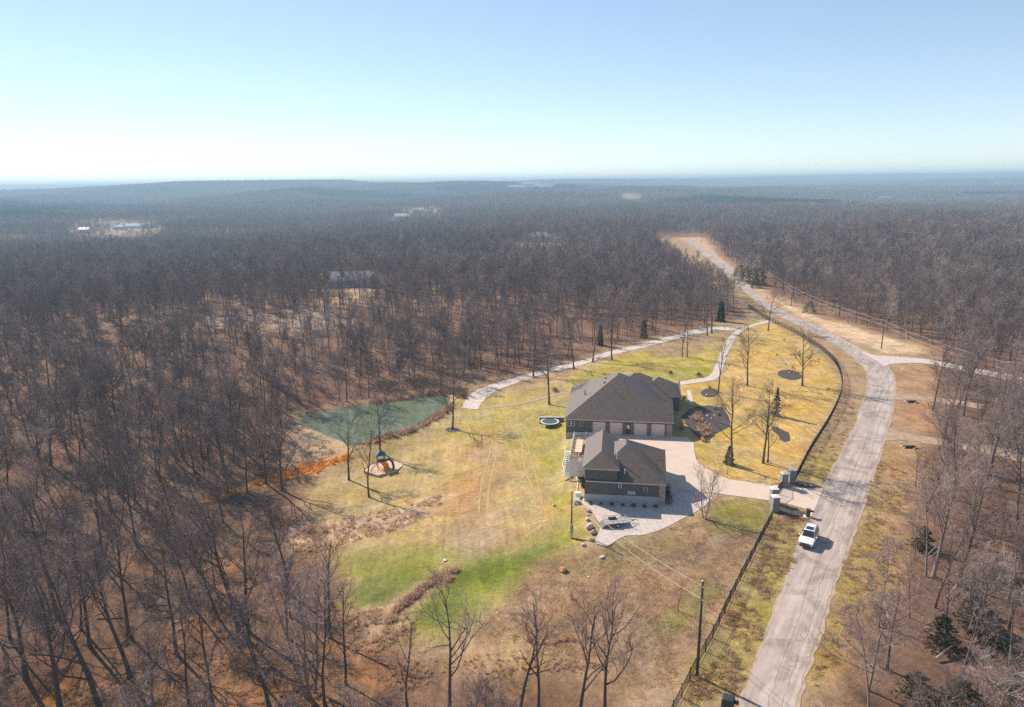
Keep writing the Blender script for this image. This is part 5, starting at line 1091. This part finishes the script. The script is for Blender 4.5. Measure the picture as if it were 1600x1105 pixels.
for i, (x_, y_, r_, m_, lab) in enumerate([(1069, 625, 0.9, 'red_shrub', 'reddish shrub beside the porch walkway'), (1062, 622, 0.7, 'shrub_leaf', 'dark shrub against the porch column'), (1064, 672, 0.6, 'red_shrub', 'low reddish shrub at the garage corner'), (1102, 689, 0.6, 'red_shrub', 'low red-brown shrub at the tip of the large garden bed'), (1124, 650, 0.5, 'shrub_leaf', 'small green shrub in the back of the large garden bed'), (1118, 640, 0.5, 'red_shrub', 'small brown shrub at the rear edge of the large garden bed'), (1109, 607, 0.5, 'shrub_leaf', 'small dark shrub in the round mulch bed'), (1048, 584, 0.7, 'shrub_leaf', 'small round tree-like bush behind the east wing roof'), (1092, 588, 0.9, 'shrub_leaf', 'dark little shrub inside the bend of the back drive'), (1225, 532, 0.4, 'shrub_leaf', 'tiny shrub at the top of the lawn'), (1214, 555, 0.35, 'shrub_leaf', 'tiny sapling shrub in the middle of the upper lawn'), (868, 612, 1.0, 'red_shrub', 'brown bush beside the footpath behind the house'), (724, 622, 1.2, 'red_shrub', 'reddish bush at the end of the gravel lane by the pond')]):
    bush_at(x_, y_, r_, m_, lab)
ghm = Matrix.Translation((10.3, 94.5, 0)) @ Matrix.Rotation(HOUSE_RZ, 4, 'Z')
for k in range(7): bush_at(0, 0, rng.uniform(0.3, 0.5), 'shrub_leaf', 'dark low shrub in the row along the front of the guest house', 'shrubs along the guest house', loc=(ghm @ Vector((1.2 + k * 1.6, -0.55, 0.0))))
for k in range(4): bush_at(0, 0, 0.75, 'shrub_leaf', 'dark shrub added in place of wall shade on the driveway side of the guest house', 'shrubs added for the guest house side shade', h=1.2, loc=(ghm @ Vector((12.8, 0.9 + k * 1.5, 0.05))))  # added dark shrubs standing in for the shade along the east wall
for i, (x_, y_, t_) in enumerate([(886, 738, 718), (892, 742, 722), (906, 748, 727), (911, 762, 744)]): evergreen(x_, y_, t_, 6, 'small dark columnar evergreen beside the white deck', 'columnar evergreens by the deck', n=420, shape=0.35, ragged=0.1, name='columnar_evergreen', cat='shrub')
ed = catmull([tuple(G(a, b_)) for a, b_ in [(884, 712), (880, 722), (880, 730), (888, 739), (899, 745), (903, 752), (902, 765), (900, 772)]], 6); q = MB(); q.tube([Vector(p) + Vector((0, 0, 0.06)) for p in ed], 0.11, 'pale_wood', 5); tag(q.build('garden_edging'), 'pale curved edging along the bed beside the white deck', 'edging')
# ---- retaining wall, trampoline
a = G(843, 662); b_ = G(881, 658); dd = Vector((b_.x - a.x, b_.y - a.y)); e = empty('retaining_wall', (a.x, a.y, a.z), math.atan2(dd.y, dd.x), 'low dark block retaining wall behind the trampoline', 'wall')
L_ = dd.length
for r_ in range(5):
    n = int(L_ / 0.9)
    for k in range(n): q = MB(); o_ = 0.45 if r_ % 2 else 0; x0 = min(k * L_ / n + o_ * (k > 0), L_ - .1); x1 = min((k + 1) * L_ / n + o_, L_); q.box((x0 + 0.008, -0.16 - 0.01 * (k % 3), r_ * 0.36 - 0.4), (x1 - 0.008, 0.16, r_ * 0.36 - 0.05), 'wall_block'); q.build('block', e)
q = MB(); q.box((-0.05, -0.2, 1.395), (L_, 0.22, 1.48), 'boulder_pale'); q.build('cap', e)
p = G(859, 665); e = empty('trampoline', p, 0.3, 'round trampoline with pale padded rim on the grass beside the main house', 'trampoline')
def ring(r0_, r1_, z0, z1, m, n=32):
    q = MB(); vs = []
    for k in range(n): a = 6.28318 * k / n; vs += [(r0_ * math.cos(a), r0_ * math.sin(a), z1), (r1_ * math.cos(a), r1_ * math.sin(a), z1), (r1_ * math.cos(a), r1_ * math.sin(a), z0), (r0_ * math.cos(a), r0_ * math.sin(a), z0)]
    fs = []
    for k in range(n):
        i = 4 * k; j = 4 * ((k + 1) % n)
        for t in range(4): fs.append((i + t, i + (t + 1) % 4, j + (t + 1) % 4, j + t))
    q.add(vs, fs, m); return q
ring(1.62, 1.95, 0.88, 0.95, 'tramp_pad').build('pad', e); q = MB(); q.prism([(1.62 * math.cos(a), 1.62 * math.sin(a)) for a in np.linspace(0, 6.283, 33)[:-1]], 0.89, 0.905, 'tramp_mat'); q.build('mat', e)
for k in range(6): a = k * 1.0472; q = MB(); q.tube([(1.85 * math.cos(a), 1.85 * math.sin(a), 0.88), (1.85 * math.cos(a), 1.85 * math.sin(a), -0.25)], 0.04, 'galvanised', 6); q.build('leg', e)
# ---- play area
pp = GP([(568, 739), (580, 727), (604, 720), (629, 722), (628, 730), (618, 738), (592, 746)])
pz = sum(q_.z for q_ in pp) / len(pp) + 0.2
o = sheet('play_area', pp, 'sand', 0, 0.9, flatz=pz); tag(o, 'pale sand play area edged with light timber below the pond', 'play area')
for k in range(len(pp)):
    a, b_ = pp[k], pp[(k + 1) % len(pp)]; q = MB(); q.tube([(a.x, a.y, pz + 0.03), (b_.x, b_.y, pz + 0.03)], 0.11, 'pale_wood', 4); q.build('border_timber', o)
c = G(596, 733); e = empty('play_set', (c.x, c.y, pz), R(20), 'play tower with blue roof and bright yellow slide on the sand', 'play set')
for sx in (-0.7, 0.7):
    for sy in (-0.7, 0.7): q = MB(); q.box((sx - 0.06, sy - 0.06, 0), (sx + 0.06, sy + 0.06, 2.8), 'brown_paint'); q.build('post', e)
q = MB(); q.box((-0.8, -0.8, 1.3), (0.8, 0.8, 1.38), 'deck_wood'); q.build('platform', e); hip_roof(-0.95, 0.95, -0.95, 0.95, 2.8, 0.75, '', 'play_blue', 0.12, trim='play_blue').build('roof', e)
q = MB(); q.box((-0.74, -0.76, 1.4), (0.74, -0.72, 2.0), 'play_blue'); q.box((-0.76, -0.7, 1.4), (-0.72, 0.7, 2.0), 'play_blue'); q.build('side_panel', e)
sl = []
for k in range(13): t = k / 12; a = -1.57 - 0.5 * t; sl.append(Vector((0.15 + 0.5 * math.sin(t * 3), -0.8 - 2.2 * t, 1.4 - 1.25 * t ** 0.9)))
q = MB()
for k in range(12):
    a, b_ = sl[k], sl[k + 1]; w_ = 0.5
    q.add([a + Vector((-w_, 0, 0.32)), a + Vector((-w_, 0, 0)), a + Vector((w_, 0, 0)), a + Vector((w_, 0, 0.32)), b_ + Vector((-w_, 0, 0.32)), b_ + Vector((-w_, 0, 0)), b_ + Vector((w_, 0, 0)), b_ + Vector((w_, 0, 0.32))], [(0, 1, 5, 4), (1, 2, 6, 5), (2, 3, 7, 6)], 'slide_yellow')
q.build('slide', e); q = MB(); q.tube([(0.75, -0.3, 1.35), (1.5, -0.5, 1.7), (2.0, -1.0, 1.2), (2.1, -1.6, 0.4), (1.9, -2.0, 0.1)], 0.22, 'purple_plastic', 8); q.build('tube_slide', e, True)
q = MB(); q.tube([(-0.75, -0.6, 1.35), (-2.3, -1.7, 0.0)], 0.05, 'brown_paint', 5); q.tube([(-0.75, 0.1, 1.35), (-2.3, -1.0, 0.0)], 0.05, 'brown_paint', 5); q.build('ramp_rail', e)
# ---- utility trailer
a = G(943, 822); b_ = G(985, 818); e = empty('utility_trailer', ((a.x + b_.x) / 2, (a.y + b_.y) / 2, 0.04), math.atan2(b_.y - a.y, b_.x - a.x), 'grey flat utility trailer with dark tailgate parked on the gravel', 'trailer')
q = MB(); q.box((-1.7, -0.85, 0.55), (1.4, 0.85, 0.65), 'trailer_grey'); q.build('bed', e)
q = MB()
for sy in (-0.85, 0.85):
    q.tube([(-1.7, sy, 1.0), (1.4, sy, 1.0)], 0.03, 'trailer_grey', 4)
    for k in range(5): q.tube([(-1.7 + k * 0.775, sy, 0.65), (-1.7 + k * 0.775, sy, 1.0)], 0.025, 'trailer_grey', 4)
q.tube([(1.4, -0.85, 1.0), (1.4, 0.85, 1.0)], 0.03, 'trailer_grey', 4); q.build('side_rail', e)
q = MB(); q.add([(-1.75, -0.85, 0.6), (-1.75, 0.85, 0.6), (-2.5, 0.85, 0.05), (-2.5, -0.85, 0.05), (-1.75, -0.85, 0.54), (-1.75, 0.85, 0.54), (-2.5, 0.85, -0.01), (-2.5, -0.85, -0.01)], [(0, 1, 2, 3), (7, 6, 5, 4), (0, 3, 7, 4), (1, 5, 6, 2)], 'black_metal'); q.build('ramp', e)
q = MB(); q.tube([(1.4, -0.7, 0.5), (2.5, 0, 0.45)], 0.05, 'black_metal', 5); q.tube([(1.4, 0.7, 0.5), (2.5, 0, 0.45)], 0.05, 'black_metal', 5); q.tube([(2.5, 0, 0.45), (2.9, 0, 0.45)], 0.05, 'black_metal', 5); q.tube([(2.45, 0, 0.0), (2.45, 0, 0.7)], 0.04, 'galvanised', 5); q.build('tongue', e)
q = MB(); q.box((-1.1, 0.3, 0.66), (0.0, 0.75, 0.86), 'rubber'); q.build('tool_chest', e)
for sy in (-0.98, 0.98):
    q = MB(); q.tube([(-0.2, sy - 0.1, 0.33), (-0.2, sy + 0.1, 0.33)], 0.33, 'rubber', 16); wh = q.build('wheel', e); q = MB(); q.tube([(-0.2, sy - 0.115, 0.33), (-0.2, sy + 0.115, 0.33)], 0.18, 'rim', 12); q.build('rim', wh)
# ---- white SUV on the road
a = flat_at(1256, 858); b_ = flat_at(1271, 824); ctr = flat_at(1263, 846); e = empty('parked_suv', (ctr[0], ctr[1], 0.05), math.atan2(a[1] - b_[1], a[0] - b_[0]), 'white SUV with dark sunroof standing on the road edge below the driveway gate', 'car')
ST = [(2.38, 0.70, 0.55, 0.55, 0.58, 0.5), (2.28, 0.86, 0.36, 0.72, 0.78, 0.74), (1.95, 0.93, 0.28, 0.90, 0.96, 0.80), (1.15, 0.95, 0.26, 0.98, 1.06, 0.80), (0.98, 0.95, 0.26, 1.00, 1.10, 0.78), (0.15, 0.96, 0.26, 1.02, 1.66, 0.62), (-0.3, 0.96, 0.26, 1.02, 1.72, 0.62), (-1.5, 0.96, 0.26, 1.03, 1.70, 0.61), (-2.05, 0.94, 0.30, 1.03, 1.60, 0.58), (-2.32, 0.88, 0.40, 0.98, 1.10, 0.68), (-2.38, 0.80, 0.50, 0.85, 0.90, 0.66)]
q = MB(); vs = []
for x_, w_, zb, zs, zr, rw in ST:
    h_ = [(w_ * 0.9, zb), (w_, zb + 0.16), (w_, zs * 0.8), (w_ * 0.97, zs), (rw + (w_ * 0.97 - rw) * 0.12, zr - 0.05), (rw * 0.8, zr)]
    vs += [(x_, y_, z_) for y_, z_ in h_] + [(x_, -y_, z_) for y_, z_ in h_[::-1]]
n = 12; fs = []
for k in range(len(ST) - 1):
    for j in range(n): fs.append((k * n + j, k * n + (j + 1) % n, (k + 1) * n + (j + 1) % n, (k + 1) * n + j))
fs += [tuple(range(n)), tuple((len(ST) - 1) * n + j for j in range(n - 1, -1, -1))]
q.add(vs, fs, 'car_white'); bo = q.build('body', e, True, bevel=0.03)
def pane(name, pts_, m='glass', parent=None):
    q = MB(); p_ = [Vector(t) for t in pts_]; nn = (p_[1] - p_[0]).cross(p_[2] - p_[0]).normalized() * 0.015; n_ = len(p_)
    q.add([t + nn for t in p_] + [t - nn for t in p_], [tuple(range(n_)), tuple(range(2 * n_ - 1, n_ - 1, -1))] + [(i, n_ + i, n_ + (i + 1) % n_, (i + 1) % n_) for i in range(n_)], m); return q.build(name, parent or e)
pane('windshield', [(0.99, -0.74, 1.12), (0.99, 0.74, 1.12), (0.22, 0.58, 1.64), (0.22, -0.58, 1.64)]); pane('rear_window', [(-2.30, -0.68, 1.14), (-2.30, 0.68, 1.14), (-2.09, 0.54, 1.58), (-2.09, -0.54, 1.58)])
pane('sunroof', [(0.0, -0.44, 1.725), (0.0, 0.44, 1.725), (-0.85, 0.44, 1.735), (-0.85, -0.44, 1.735)])
for s_ in (-1, 1):
    for (x0, x1) in ((0.72, -0.28), (-0.36, -1.22), (-1.30, -1.98)):
        t0 = 0.30 if x0 == 0.72 else x0; pane('side_window', [(x0, 0.945 * s_, 1.06), (x1, 0.945 * s_, 1.06), (x1, 0.70 * s_, 1.62), (t0, 0.70 * s_, 1.62)])
    q = MB(); q.box((0.62, min(0.95 * s_, 1.16 * s_), 1.0), (0.80, max(0.95 * s_, 1.16 * s_), 1.18), 'car_white'); q.build('mirror', e, bevel=0.03)
    q = MB(); q.box((2.10, min(0.50 * s_, 0.88 * s_), 0.70), (2.345, max(0.50 * s_, 0.88 * s_), 0.84), 'lamp_lens'); q.build('headlight', e, bevel=0.03); q = MB(); q.box((-2.39, min(0.55 * s_, 0.86 * s_), 0.85), (-2.2, max(0.55 * s_, 0.86 * s_), 1.05), 'red_lens'); q.build('tail_light', e)
    q = MB(); q.tube([(0.0, 0.60 * s_, 1.76), (-1.8, 0.60 * s_, 1.75)], 0.025, 'rim', 5); q.build('roof_rail', e)
    for x_ in (1.45, -1.45):
        q = MB(); q.tube([(x_, 0.76 * s_, 0.35), (x_, 0.985 * s_, 0.35)], 0.36, 'rubber', 20); wh = q.build('wheel', e); q = MB(); q.tube([(x_, 0.80 * s_, 0.35), (x_, 0.995 * s_, 0.35)], 0.23, 'rim', 14); q.build('rim', wh)
q = MB(); q.box((2.25, -0.46, 0.58), (2.405, 0.46, 0.76), 'black_metal'); q.build('grille', e); q = MB(); q.box((2.2, -0.7, 0.36), (2.40, 0.7, 0.50), 'black_metal'); q.build('bumper_intake', e)
# ---- culvert ends across the road, fallen logs
for i, (x_, y_, lab) in enumerate([(1421, 700, 'dark culvert end with pale stones below the dirt track across the road'), (1424, 629, 'small dark culvert end under the upper dirt track across the road')]):
    p = G(x_, y_); e = empty('culvert_end', p, R(-10), lab, 'culvert'); q = MB(); q.tube([(-0.9, 0, 0.12), (0.9, 0, 0.12)], 0.36, 'black_metal', 12); q.build('pipe', e, True)
    for k in range(5): a = k * 1.3; stone('headwall_stone', 0, 0, 0, 'boulder_pale', None, seed=90 + k, parent=e, loc=(math.cos(a) * 1.3, math.sin(a) * 0.6, 0.0), size=0.28)
for i, (x0, y0, x1, y1, lab) in enumerate([(1478, 938, 1527, 888, 'long pale fallen trunk leaning in the scrub across the road'), (1462, 1034, 1490, 1018, 'short pale fallen log among the dark cedars'), (150, 965, 190, 958, 'pale fallen branch on the leaf litter in the rough ground')]):
    a, b_ = G(x0, y0), G(x1, y1); q = MB(); q.tube([a + Vector((0, 0, 0.3)), a.lerp(b_, 0.5) + Vector((0, 0, 0.7)), b_ + Vector((0, 0, 0.9))], [0.14, 0.11, 0.05], 'bark_pale', 6); tag(q.build('fallen_log'), lab, 'log')
